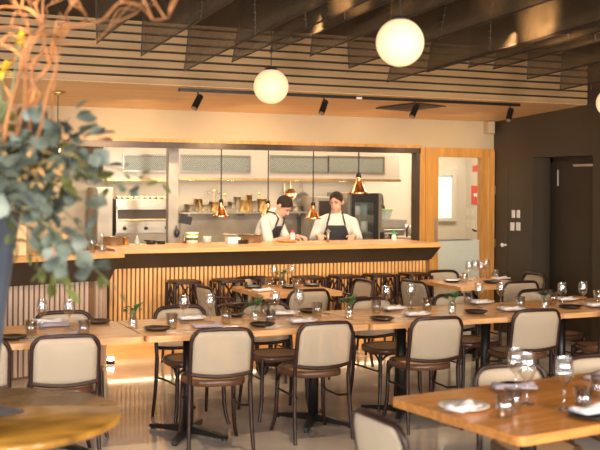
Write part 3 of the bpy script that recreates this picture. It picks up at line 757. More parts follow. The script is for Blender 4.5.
def make_globe():
    o = empty('globe_pendant')
    prof = [(max(.0005, .125*math.sin(t)), -.125*math.cos(t)) for t in [PI*i/24 for i in range(24)]]
    MB().lathe(prof, 36).build('globe_shade', M['globe'], o)
    MB().lathe([(.0001, .119), (.048, .112), (.048, .126), (.036, .132), (.012, .136), (.0001, .14)], 18).build('cap', M['blackmetal'], o)
    MB().tube([(0, 0, .135), (0, 0, .86)], .0035, 6).build('cord', M['blackmetal'], o); return o
for p, l in (((2.799, 6.807, 2.425), 'round white globe pendant lamp hanging left of centre, farther one over the long row'),
             ((2.653, 4.691, 2.47), 'largest round white globe pendant lamp, nearest to the camera at top centre'),
             ((6.07, 7.04, 2.45), 'round white globe pendant lamp cut by the right edge of the picture')):
    o = place('globe', make_globe, p, 0, l, 'pendant lamp', 'white globe pendants')
    if p[1] < 5: 
        for ch in o.children: pass
# track and cylinder spots under the soffit
ty = 9.33; 
tr = empty('spotlight_track', (0, 0, 0), 0, 'thin black spotlight track running along the timber soffit', 'light track')
t0, t1 = onZ(179, 91, 2.55), onZ(517, 106.5, 2.55)
MB().box(t0.x, t1.x, t0.y-.02, t0.y+.02, zc(t0.y)-.026, zc(t0.y)+.002).build('rail', M['blackmetal'], tr)
MB().box(4.5, 4.56, t0.y-.024, t0.y-.018, zc(t0.y)-.028, zc(t0.y)-.008).build('connector', M['plastic_white'], tr)
def make_spot():
    o = empty('track_spotlight')
    MB().tube([(0, 0, 0), (0, 0, -.05)], .008, 8).build('bracket', M['blackmetal'], o)
    c = MB(); c.tube([(.028, .02, -.04), (-.045, -.03, -.155)], .030, 16, smooth=True); c.build('lamp_head', M['blackmetal'], o)
    MB().tube([(-.0455, -.0303, -.1555), (-.0465, -.031, -.157)], .024, 14).build('lens', M['steel_dark'], o); return o
for i, (u, v, l) in enumerate(((198, 97, 'leftmost black cylinder spotlight under the soffit'), (324, 101, 'second black cylinder spotlight from left, above the chefs'), (415, 106, 'black cylinder spotlight beside the square ceiling diffuser'), (510, 110, 'rightmost black cylinder spotlight, by the dark wall'))):
    x = onY(u, v, t0.y).x; place('spot', make_spot, (x, t0.y, zc(t0.y)-.02), (0, .1, -.1, .05)[i], l, 'spotlight', 'black track spotlights')
dfc = onZ(411, 109, 2.52); o = MB()
for k in range(5): a = .26-.05*k; o.prism([(-a, -a), (a, -a), (a, a), (-a, a)], -.012-.003*k, -.002-.003*k)
o = o.build('ceiling_diffuser', M['panel']); o.location = (dfc.x, dfc.y, zc(dfc.y)+.0); o.rotation_euler = (-.055, 0, math.radians(20)); tag(o, 'dark square air diffuser lying flush in the timber soffit', 'air vent')
q = onY(491.5, 126, WY-.06); o = MB().box(-.045, .045, -.05, .055, -.085, .06).build('sensor_box', M['cream'], bevel=.004); o.location = (q.x-.03, WY-.06, 2.43); tag(o, 'small cream sensor box where the soffit meets the dark wall corner', 'sensor')
# small pendant over the drinks bar
q = onY(58, 100, 9.35); zz = zc(9.35); o = empty('bar_pendant', (q.x, 9.35, 0), 0, 'small clear bar pendant seen through the leaves at left', 'pendant lamp')
MB().lathe([(.0001, zz), (.06, zz-.002), (.058, zz-.02), (.01, zz-.035), (.0001, zz-.035)], 18).build('ceiling_rose', M['brass'], o)
MB().tube([(0, 0, zz-.03), (0, 0, 2.10)], .004, 6).build('cord', M['blackmetal'], o)
MB().lathe([(.02, 2.10), (.05, 2.08), (.085, 2.0), (.09, 1.93)], 20).build('lamp_shade', M['glass'], o)
MB().ell((0, 0, 2.03), (.026, .026, .035)).build('bulb', M['bulb'], o)

# ================================================================ KITCHEN
def span(u0, u1, v, Y): return onY(u0, v, Y).x, onY(u1, v, Y).x
def zz_(u, v, Y): return onY(u, v, Y).z
HY = 11.75
def hood(u0, u1, panels, lamps, label):
    x0, x1 = span(u0, u1, 180, HY); z0 = zz_((u0+u1)/2, 180, HY); o = empty('extraction_hood', ((x0+x1)/2, HY, z0), 0, label, 'extractor hood', 'kitchen extraction hoods'); cx = (x0+x1)/2
    b = MB(); b.box(x0-cx, x1-cx, 0, .85, .0, .95); b.build('canopy', M['hood'], o, bevel=.008)
    MB().box(x0-cx-.005, x1-cx+.005, -.02, .0, -.012, .02).build('lip', M['brass'], o)
    for a, c in panels:
        p0, p1 = span(a, c, 162, HY); zt, zb = zz_(a, 155.5 + (a-120)*.008, HY), zz_(a, 170 + (a-120)*.008, HY)
        f = MB().box(p0-cx, p1-cx, -.006, .0, zb-z0, zt-z0).build('filter', M['filter'], o)
        fr_ = MB()
        for e in ((p0-cx-.02, p0-cx, zb-z0-.02, zt-z0+.02), (p1-cx, p1-cx+.02, zb-z0-.02, zt-z0+.02), (p0-cx, p1-cx, zt-z0, zt-z0+.02), (p0-cx, p1-cx, zb-z0-.02, zb-z0)): fr_.box(e[0], e[1], -.012, .0, e[2], e[3])
        fr_.build('filter_frame', M['steel'], f)
    for a in lamps:
        px_ = span(a, a, 180, HY)[0]-cx; MB().lathe([(.0001, -.012), (.05, -.012), (.05, .0), (.0001, .0)], 14, c=(px_, .06, 0)).build('hood_lamp', M['hoodlight'], o)
hood(103, 172, [(124, 170)], [115, 160], 'left white extraction hood, left of the steel column')
hood(176, 400, [(182, 249), (271, 327), (329, 383)], [195, 232, 300, 345], 'long white extraction hood right of the steel column, above the chefs')
x0, x1 = span(168, 178, 200, 11.0); MB_ = MB().box(x0, x1, 10.98, 11.08, 0, 2.72); o = MB_.build('steel_column', M['steel_dark'], bevel=.004); tag(o, 'vertical brushed steel column between the two hoods', 'column')
# benches and splashback
tag(MB().box(span(95, 95, 240, 12.2)[0], span(345, 345, 240, 12.2)[0], 12.02, 12.66, 0, .95).build('work_bench', M['steel_dark'], bevel=.006), 'long steel back bench behind the chefs', 'bench')
x0, x1 = span(180, 346, 230, 12.68); tag(MB().box(x0, x1, 12.68, 12.70, .95, zz_(240, 211, 12.68)).build('trim_4', M['steel_dark']), kind='structure')
sx0, sx1 = span(181, 306, 211, 12.45); sz = zz_(240, 212, 12.4); o = empty('wall_shelf', ((sx0+sx1)/2, 12.55, sz), 0, 'steel wall shelf crowded with pans behind the chefs', 'shelf')
hw_ = (sx1-sx0)/2; MB().box(-hw_, hw_, -.17, .13, -.02, 0).build('shelf_board', M['steel'], o)
b = MB()
for x in (-hw_+.1, 0, hw_-.1): b.prism([(x-.01, .12), (x+.01, .12), (x+.01, -.12), (x-.01, -.12)], -.05, -.02)
b.build('bracket', M['steel'], o)
def pot(x, y, z, r, h, m, label, handle=True, lid=False, cat='pot', name='cooking_pot', rz=.3):
    o = empty(name, (x, y, z), rz, label, cat, 'pots and pans of the kitchen')
    MB().lathe([(.0001, 0), (r*.96, 0), (r, .01), (r, h), (r*1.04, h), (r*.96, h-.004), (r*.94, .012), (.0001, .01)], 20).build('body', m, o)
    if handle: MB().tube([(r, 0, h*.8), (r+.05, 0, h*.9), (r+.17, 0, h*.95)], .008, 6).build('handle', m, o)
    if lid: MB().lathe([(r*1.03, h), (r*.7, h+.015), (.015, h+.025), (.012, h+.04), (.02, h+.05), (.0001, h+.052)], 20).build('lid', m, o)
SY = 12.5
def X_(u, v, Y): return onY(u, v, Y).x
pots = [(198, .05, .13, 'brass', 'upright brassy canister between the two saucepans'), (262, .055, .13, 'brass', 'brassy pot directly left of the bowed head'), (232, .05, .10, 'steel', 'steel canister second right of the first copper lamp'), (249, .035, .17, 'brass', 'tallest slim brassy canister on the wall shelf'), (192, .085, .075, 'steel', 'leftmost steel saucepan on the wall shelf'), (205, .075, .075, 'steel', 'second saucepan from left on the wall shelf'),
        (244, .075, .12, 'brass', 'tall brassy pot on the wall shelf left of the bowed chef'), (237, .04, .15, 'steel', 'slim tall steel canister on the wall shelf'), (254, .05, .11, 'steel_dark', 'dull steel pot behind the bowed chef at left'),
        (215, .07, .10, 'brass', 'brassy saucepan holding ladles at the shelf middle'), (227, .06, .06, 'steel_dark', 'low dark pan on the shelf right of the first copper lamp'), (296, .07, .06, 'steel', 'low steel pan on the shelf just right of the bowed head')]
for u, r, h, m, l in [(a_, b_*1.15, c_*1.3, d_, e_) for a_, b_, c_, d_, e_ in pots]: pot(X_(u, 210, SY), SY, sz, r, h, M[m], l, u in (192, 205, 227, 296))
# ladles and tongs standing in the saucepan
for k, (u, hgt, ln) in enumerate(((211, .24, -.03), (214, .27, 0), (217, .25, .02), (221, .22, .05), (250, .22, -.03), (257, .24, .03))):
    x = X_(u, 210, SY); o = MB().tube([(0, 0, .014), (ln, 0, hgt)], .006, 6); o.ell((ln, 0, hgt), (.022, .010, .026)); o = o.build('ladle', M['brass' if k % 2 else 'steel_dark']); o.location = (x, SY-.0, sz)
    tag(o, ['leaning left in the middle pan', 'tallest upright in the middle pan', 'third in the middle pan', 'tilting right in the middle pan', 'upright beside the tall brassy pot', 'nearest the bowed chef'][k].join(['metal ladle ', ' on the wall shelf']), 'ladle', 'ladles on the wall shelf')
def pan_on_wall(u, v, r, m, label, hu=0):
    p = onY(u, v, 12.64); o = empty('hanging_pan', p, 0, label, 'pan'); rot = Matrix.Rotation(PI/2, 4, 'X')
    MB().lathe([(.0001, 0), (r*.8, 0), (r, .035), (r*.97, .036), (r*.78, .006), (.0001, .005)], 24, m=rot).build('body', M[m], o); MB().tube([(0, -.02, r), (0, -.01, r+.16)], .008, 6).build('handle', M[m], o)
pan_on_wall(302, 199, .10, 'steel_dark', 'round dull pan hung on the wall between the two chefs')
pan_on_wall(290, 194, .075, 'copper', 'small copper pan hung on the wall right above the bowed chef')
pan_on_wall(284, 199, .06, 'brass', 'small brassy pan hung just above the bowed head')
# salamander grill and cluttered top
gx0, gx1 = span(116, 170, 215, 12.1); gz0, gz1 = zz_(140, 233, 12.1), zz_(140, 199, 12.1)
o = empty('salamander_grill', ((gx0+gx1)/2, 12.1, .95), 0, 'steel salamander grill with round black knobs at the left of the kitchen', 'grill'); g = (gx1-gx0)/2
MB().box(-g, g, 0, .45, gz0-.95, gz1-.95).build('body', M['steel'], o, bevel=.006)
MB().box(-g, g, .02, .4, 0, gz0-.95).build('stand', M['steel_dark'], o)
MB().box(-g+.02, g-.02, -.012, 0, .35, .46).build('grill_opening', M['panel'], o)
MB().box(-g+.01, g-.01, -.03, 0, .46, .50).build('hood_rail', M['steel'], o); MB().box(-g, g, -.02, 0, gz0-.95, gz0-.95+.12).build('control_panel', M['steel'], o)
MB().tube([(-g+.05, -.05, .335), (g-.05, -.05, .335)], .008, 6).build('handle', M['brass'], o)
for k in range(3): MB().lathe([(.0001, .0), (.024, 0), (.02, .03), (.0001, .032)], 14, m=Matrix.Translation((-g+.10+k*.26, -.02, gz0-.95+.06)) @ Matrix.Rotation(PI/2, 4, 'X')).build('knob', M['black_plastic'], o)
rr = random.Random(3)
for k in range(9):
    o = MB().lathe([(.0001, 0), (.03, .0), (.045, .03), (.043, .03), (.028, .004), (.0001, .004)], 14).build('metal_bowl', M['brass' if k % 3 else 'steel']); o.location = (gx0+.06+k*(gx1-gx0-.1)/8, 12.22, gz1+.0)
    tag(o, ['leftmost', 'second', 'third', 'fourth', 'middle', 'sixth', 'seventh', 'eighth', 'rightmost'][k] + ' little metal bowl in the row on top of the grill', 'bowl', 'little bowls on top of the grill')
# left steel cupboard with curved duct
x0, x1 = span(97, 113, 210, 12.0); o = empty('tall_cabinet', ((x0+x1)/2, 12.0, .95), 0, 'tall steel cabinet left of the salamander grill', 'cabinet'); c_ = (x1-x0)/2
MB().box(-c_, c_, .02, .5, 0, .72).build('body', M['steel_dark'], o, bevel=.004); MB().box(-c_+.01, c_-.01, 0, .02, .02, .70).build('door', M['steel_dark'], o)
# glass-door fridge
fx0, fx1 = span(350, 377, 220, 11.75); fz1 = zz_(360, 193, 11.75); o = empty('glass_door_fridge', ((fx0+fx1)/2, 11.75, 0), 0, 'upright fridge with black-framed glass door right of the facing chef', 'fridge'); f_ = (fx1-fx0)/2
b = MB(); b.box(-f_-.04, -f_, 0, .6, 0, fz1); b.box(f_, f_+.07, 0, .6, 0, fz1); b.box(-f_, f_, .5, .6, 0, fz1); b.box(-f_, f_, 0, .5, fz1-.03, fz1); b.box(-f_, f_, 0, .5, 0, .1); b.build('body', M['steel'], o)
b = MB(); fb = .05; b.box(-f_, f_, -.04, 0, fz1-.12, fz1); b.box(-f_, -f_+fb, -.04, 0, .1, fz1-.12); b.box(f_-fb, f_, -.04, 0, .1, fz1-.12); b.box(-f_, f_, -.04, 0, .1, .2); dr_ = b.build('door', M['black_plastic'], o)
MB().box(-f_+fb, f_-fb, -.02, -.016, .2, fz1-.12).build('pane', M['pane'], dr_)
for z in (.5, .8, 1.1, 1.32): MB().box(-f_, f_, .03, .5, z, z+.012).build('shelf', M['steel'], o)
k = 0
for z in (.812, 1.112, 1.332):
    for dx in (-.14, 0, .13):
        p = MB().lathe([(.0001, 0), (.055, 0), (.055, .09+.02*(k % 3)), (.05, .10+.02*(k % 3)), (.0001, .10+.02*(k % 3))], 14).build('food_tub', M['plastic_white' if k % 2 else 'clearbox']); p.location = ((fx0+fx1)/2+dx*.8, 11.95, z); tag(p, '%s food tub on the %s fridge shelf in view' % (('left', 'middle', 'right')[k % 3], ('lowest', 'centre', 'top')[k//3]), 'tub', 'food tubs inside the fridge'); k += 1
# combi oven between chef and fridge
cx0, cx1 = span(317, 346, 220, 12.02); cz1 = zz_(330, 197, 12.02); o = empty('combi_oven', ((cx0+cx1)/2, 12.03, .95), 0, 'steel oven with small red display behind the facing chef', 'oven'); c_ = (cx1-cx0)/2
MB().box(-c_, c_, 0, .5, 0, cz1-.95).build('body', M['steel_dark'], o, bevel=.006); MB().box(-c_+.03, c_*.45, -.015, 0, .05, cz1-1.0).build('door', M['panel'], o)
MB().box(c_*.5, c_-.02, -.01, 0, .30, .45).build('display', M['red'], o); MB().box(c_*.5, c_-.02, -.01, 0, .46, .53).build('screen', M['black_plastic'], o)
# dish station at right
dx0, dx1 = span(381, 405, 230, 11.9); dz1 = zz_(392, 220, 11.9); o = empty('dishwasher', ((dx0+dx1)/2, 11.9, 0), 0, 'grey steel dishwasher hood between the fridge and the slicer', 'dishwasher'); d_ = (dx1-dx0)/2
b = MB(); b.box(-d_, d_, 0, .5, 0, dz1-.10); b.add([(-d_, -.02, dz1-.10), (d_, -.02, dz1-.10), (d_, .5, dz1-.10), (-d_, .5, dz1-.10), (-d_, .0, dz1), (d_+.03, .0, dz1), (d_+.03, .5, dz1), (-d_, .5, dz1)], [(0,3,2,1),(4,5,6,7),(0,1,5,4),(1,2,6,5),(2,3,7,6),(3,0,4,7)]); b.build('body', M['steel_dark'], o)
MB().tube([(-d_+.03, -.03, dz1-.13), (d_-.03, -.03, dz1-.13)], .01, 6).build('handle', M['steel'], o)
o = empty('clear_food_box', (X_(386, 215, 12.0), 12.1, dz1), 0, 'clear greenish plastic box on top of the dishwasher', 'box')
b = MB(); b.add([(-.07, -.08, .003), (.07, -.08, .003), (.07, .08, .003), (-.07, .08, .003), (-.10, -.10, .13), (.10, -.10, .13), (.10, .10, .13), (-.10, .10, .13)], [(0,3,2,1),(0,1,5,4),(1,2,6,5),(2,3,7,6),(3,0,4,7)]); b.build('tub', M['clearbox'], o); MB().box(-.105, .105, -.105, .105, .13, .14).build('rim', M['lime'], o)
p = onY(382, 205, 12.66); o = MB().tube([(0, 0, .14), (.01, -.01, .04), (0, -.01, -.0)], .012, 6); o.ell((0, -.02, -.06), (.04, .012, .075)); o.tube([(-.02, -.02, -.1), (-.022, -.02, -.18)], .008, 6); o.tube([(.022, -.02, -.1), (.024, -.02, -.2)], .008, 6); o = o.build('hanging_tongs', M['black_plastic']); o.location = p; tag(o, 'black utensil hanging on the cream wall right of the fridge', 'utensil')
# right bench carrying the machines
bx0, bx1 = span(380, 424, 240, 11.2); tag(MB().box(bx0-.05, min(bx1, 6.9), 11.1, 11.7, 0, 1.02).build('side_bench', M['steel_dark'], bevel=.005), 'steel side bench under the slicer at the right of the kitchen', 'bench')
p = onY(391, 241, 11.25); o = empty('radio', (p.x, 11.25, 1.02), 0, 'black boombox-like machine with pale dials behind the green-capped bottle', 'radio')
MB().box(-.10, .10, 0, .12, 0, .12).build('body', M['black_plastic'], o, bevel=.02)
for s_ in (-1, 1): MB().lathe([(.0001, 0), (.034, 0), (.03, .012), (.0001, .012)], 16, m=Matrix.Translation((s_*.055, 0, .055)) @ Matrix.Rotation(PI/2, 4, 'X')).build('dial', M['steel_dark'], o)
MB().box(-.09, .09, -.002, 0, .095, .112).build('label_strip', M['plastic_white'], o)
p = onY(411, 241, 11.3); o = empty('meat_slicer', (p.x, 11.3, 1.02), .3, 'pale metal slicing machine at the right end of the kitchen opening', 'slicer')
MB().box(-.12, .13, -.02, .2, 0, .06).build('base', M['hood'], o, bevel=.015); MB().lathe([(.0001, 0), (.085, 0), (.09, .008), (.0001, .015)], 28, m=Matrix.Translation((-.02, .05, .13)) @ Matrix.Rotation(PI/2.3, 4, 'X') @ Matrix.Rotation(.5, 4, 'Y')).build('blade', M['steel'], o)
MB().tube([(.02, .1, .05), (.06, .1, .15), (.10, .08, .17)], [.03, .035, .025], 10).build('motor_housing', M['hood'], o); MB().tube([(-.08, .0, .06), (-.10, -.02, .15), (-.07, -.02, .19)], .012, 8).build('handle', M['black_plastic'], o)
MB().box(.04, .13, -.05, .05, .06, .10).build('carriage', M['steel'], o)
# things standing on the pass
CZ = 1.10
def onc(u, Y=10.3): return X_(u, 240, Y)
o = empty('oil_bottle', (onc(394, 10.15), 10.15, CZ), 0, 'white squeeze bottle with bright green cap on the counter', 'bottle')
MB().lathe([(.0001, 0), (.028, 0), (.030, .01), (.029, .055), (.016, .075), (.0001, .078)], 16).build('bottle_body', M['plastic_white'], o); MB().lathe([(.020, .070), (.021, .095), (.008, .105), (.006, .125), (.0001, .126)], 14).build('cap', M['green'], o)
o = empty('sauce_bottle', (onc(294), 10.34, CZ), 0, 'white squeeze bottle with red cap beside the plate of the bowed chef', 'bottle')
MB().lathe([(.0001, 0), (.025, 0), (.027, .01), (.027, .085), (.018, .10), (.0001, .10)], 16).build('bottle_body', M['plastic_white'], o); MB().lathe([(.020, .096), (.019, .115), (.007, .125), (.0001, .126)], 14).build('cap', M['red'], o)
o = empty('pepper_mill', (onc(328, 10.15), 10.15, CZ), 0, 'slim steel pepper mill before the apron of the facing chef', 'mill')
MB().lathe([(.0001, 0), (.018, 0), (.015, .05), (.016, .11), (.0001, .112)], 14).build('body', M['steel'], o); MB().lathe([(.0001, .112), (.028, .112), (.03, .12), (.010, .128), (.008, .14), (.0001, .142)], 14).build('crank', M['steel'], o)
o = MB().lathe([(.0001, 0), (.07, 0), (.12, .02), (.118, .024), (.07, .008), (.0001, .006)], 28).build('serving_plate', M['board_wood']); o.location = (onc(285), 10.25, CZ); tag(o, 'wide pale serving plate under the hands of the bowed chef', 'plate')
o = MB().ell((0, 0, .016), (.06, .05, .02)).build('plated_food', M['food']); o.location = (onc(285), 10.25, CZ+.002); tag(o, 'food being arranged on the wide pale plate', 'food')
pot(onc(250, 10.36), 10.36, CZ, .125, .085, M['steel'], 'wide brassy pan standing on the counter left of the bowed chef', True, False, rz=2.6)
pot(onc(244, 10.1), 10.12, CZ, .055, .04, M['black'], 'small black dish in front of the wide brassy pan', False, False, 'dish', 'black_dish')
o = empty('label_box', (onc(229.5), 10.2, CZ), 0, 'plain white box on the counter left of the brassy pan', 'box'); MB().box(-.07, .07, -.05, .05, 0, .062).build('box_body', M['plastic_white'], o, bevel=.004); MB().box(-.072, .072, -.052, .052, .055, .065).build('lid', M['white'], o)
o = empty('food_tub', (onc(192), 10.3, CZ), 0, 'white food tub with green and black label by the steel column', 'tub')
MB().lathe([(.0001, 0), (.06, 0), (.066, .105), (.062, .105), (.056, .01), (.0001, .008)], 22).build('tub_body', M['plastic_white'], o); MB().lathe([(.0675, .105), (.0685, .118), (.0001, .120)], 22).build('lid', M['plastic_white'], o)
MB().lathe([(.0625, .035), (.0640, .062)], 22).build('label_band', M['leaf_green'], o); MB().lathe([(.0665, .085), (.0672, .102)], 22).build('lime_band', M['lime'], o)
o = MB().lathe([(.0001, 0), (.04, 0), (.048, .075), (.045, .075), (.037, .008), (.0001, .006)], 18).build('clear_tub', M['clearbox']); o.location = (onc(207), 10.3, CZ); tag(o, 'clear plastic tub right of the green-labelled tub', 'tub')
for k, (u, r, l) in enumerate(((151, .05, 'left black pan lying on the counter below the grill'), (161, .045, 'right black pan lying on the counter below the grill'))): pot(onc(u), 10.3, CZ, r, .03, M['black'], l, True, False, 'pan', 'black_pan', 1.2+k)
o = MB().lathe([(.0001, 0), (.026, 0), (.03, .03), (.012, .065), (.012, .09), (.0001, .09)], 14).build('small_decanter', M['clearbox']); o.location = (onc(137), 10.3, CZ); tag(o, 'small clear decanter on the counter below the grill', 'decanter')
pot(onc(113), 10.3, CZ, .10, .085, M['steel'], 'wide steel pan at the left end of the kitchen counter', False, False)
pot(onc(127), 10.36, CZ, .035, .07, M['brass'], 'slim brassy pot right of the wide steel pan', False, False)
p = onY(185.5, 220, 10.94); o = empty('hanging_board', p, 0, 'dark grey board hanging tilted on the steel column', 'board'); b = MB(); b.prism(rrect(-.072, .072, -.045, .045, .008, 2), -.006, .006); q = b.build('board', M['blackmetal'], o); q.rotation_euler = (PI/2, .18, 0)
MB().tube([(-.055, .0, -.02), (-.06, .01, .10)], .003, 5).build('hook', M['steel'], o)
p = onY(177, 233, 10.94); o = MB().ell((0, 0, 0), (.028, .02, .05)); o.tube([(0, 0, .03), (.0, .02, .08)], .006, 6); o = o.build('hanging_brush', M['black_plastic']); o.location = p; tag(o, 'black brush hanging at the foot of the steel column', 'brush')
p = onY(181.5, 238, 10.5); o = MB().lathe([(.0001, 0), (.02, 0), (.022, .05), (.012, .07), (.0001, .10)], 12).build('pepper_pot', M['steel']); o.location = (p.x, 10.4, CZ); tag(o, 'little steel shaker left of the green-labelled tub', 'shaker')
# copper heat lamps over the pass
def make_heat():
    o = empty('heat_lamp'); MB().lathe([(.022, .13), (.026, .09), (.045, .06), (.062, .02), (.085, 0), (.083, .0), (.060, .018), (.042, .058), (.022, .088)], 24).build('lamp_shade', M['copper'], o)
    MB().lathe([(.0001, .165), (.018, .16), (.022, .13), (.0001, .128)], 14).build('cap', M['blackmetal'], o); MB().ell((0, 0, .050), (.022, .022, .03)).build('bulb', M['bulb'], o); return o
HL = []
for u, v, l in ((221, 217, 'leftmost copper heat lamp above the counter'), (268, 217, 'copper heat lamp partly hidden behind the bowed chef'), (313, 219, 'copper heat lamp between the two chefs'), (358.5, 194, 'copper heat lamp hanging highest, above the fridge door')):
    Y = 10.62; p = onY(u, v, 11.15 if u == 268 else Y); o = place('heat', make_heat, p, 0, l, 'heat lamp', 'copper heat lamps', (1.5,)*3 if u > 350 else (1.2,)*3); HL.append((o, (2.72-p.z)/o.scale.x))
for o, h_ in HL: MB().tube([(0, 0, .155), (0, 0, h_)], .006, 6).build('cord', M['blackmetal'], o)
# left bar clutter
def LB(u, v=240): 
    return onZ(u, 250, 1.095)
o = MB().box(-.055, .055, -.012, .012, 0, .20).build('upright_board', M['board_wood'], bevel=.006); o.location = (L(-.62, .25)[0], L(-.62, .25)[1], 1.095); tag(o, 'left pale wooden board standing on the drinks bar', 'board', 'upright boards')
o = MB().box(-.04, .04, -.012, .012, 0, .17).build('upright_board', M['board_wood'], bevel=.006); o.location = (L(-.48, .28)[0], L(-.48, .28)[1], 1.095); tag(o, 'right smaller wooden board standing on the drinks bar', 'board', 'upright boards')
for k, a in enumerate((-.38, -.22, -.12)):
    q = L(a, .2); o = MB().lathe([(.0001, .003), (.035, .002), (.04, .02), (.036, .08), (.014, .13), (.016, .17)] if k != 1 else [(.0001, .003), (.03, .002), (.032, .12), (.012, .16), (.012, .20)], 18).build('carafe', M['glass']); o.location = (q[0], q[1], 1.095)
    tag(o, ('left', 'slim middle', 'right')[k] + ' glass carafe on the drinks bar under the leaves', 'carafe', 'carafes on the drinks bar')
q = L(-.95, .25); o = MB().box(-.09, .09, -.03, .03, 0, .26).build('menu_stand', M['soffit'], bevel=.004); o.location = (q[0], q[1], 1.095); tag(o, 'amber upright box on the drinks bar right beside the vase', 'box')
# right wall fittings and signs
def on_wall(name, u, v, w_, h_, m, label, cat, g=None, X=RX, dep=.012):
    p = onX(u, v, X); o = MB().box(-dep, 0, -w_/2, w_/2, -h_/2, h_/2).build(name, M[m], bevel=.003); o.location = (X, p.y, p.z); tag(o, label, cat, g); return o
for u, v, l in ((513.8, 214, 'upper left'), (518.7, 214, 'upper right')):
    on_wall('light_switch', u, v, .055, .09, 'plastic_white', l + ' slim white switch on the dark wall', 'switch', 'white switches on the dark wall')
for u, v, l in ((512.8, 226.5, 'lower left'), (518.6, 226.5, 'lower right')):
    o = on_wall('light_switch', u, v, .072, .095, 'plastic_white', l + ' wide white switch on the dark wall', 'switch', 'white switches on the dark wall')
p = onX(506.5, 245, RX); o = MB().tube([(0, 0, 0), (-.05, 0, 0)], .012, 10).lathe([(.0001, 0), (.022, .0), (.024, .02), (.0001, .03)], 12, m=Matrix.Translation((-.05, 0, 0)) @ Matrix.Rotation(-PI/2, 4, 'Y')).build('door_knob', M['plastic_white']); o.location = p; tag(o, 'small round pale knob on the dark wall below the switches', 'knob')
on_wall('fire_sign', 477, 168.5, .20, .09, 'red', 'upper small red fire sign seen through the glazed door', 'sign', 'red fire signs', 8.3)
s1 = on_wall('fire_sign', 476.5, 195, .24, .27, 'red', 'lower tall red fire notice seen through the glazed door', 'sign', 'red fire signs', 8.3)
MB().box(-.016, -.012, -.05, .05, -.02, .02).build('white_patch', M['plastic_white'], s1)

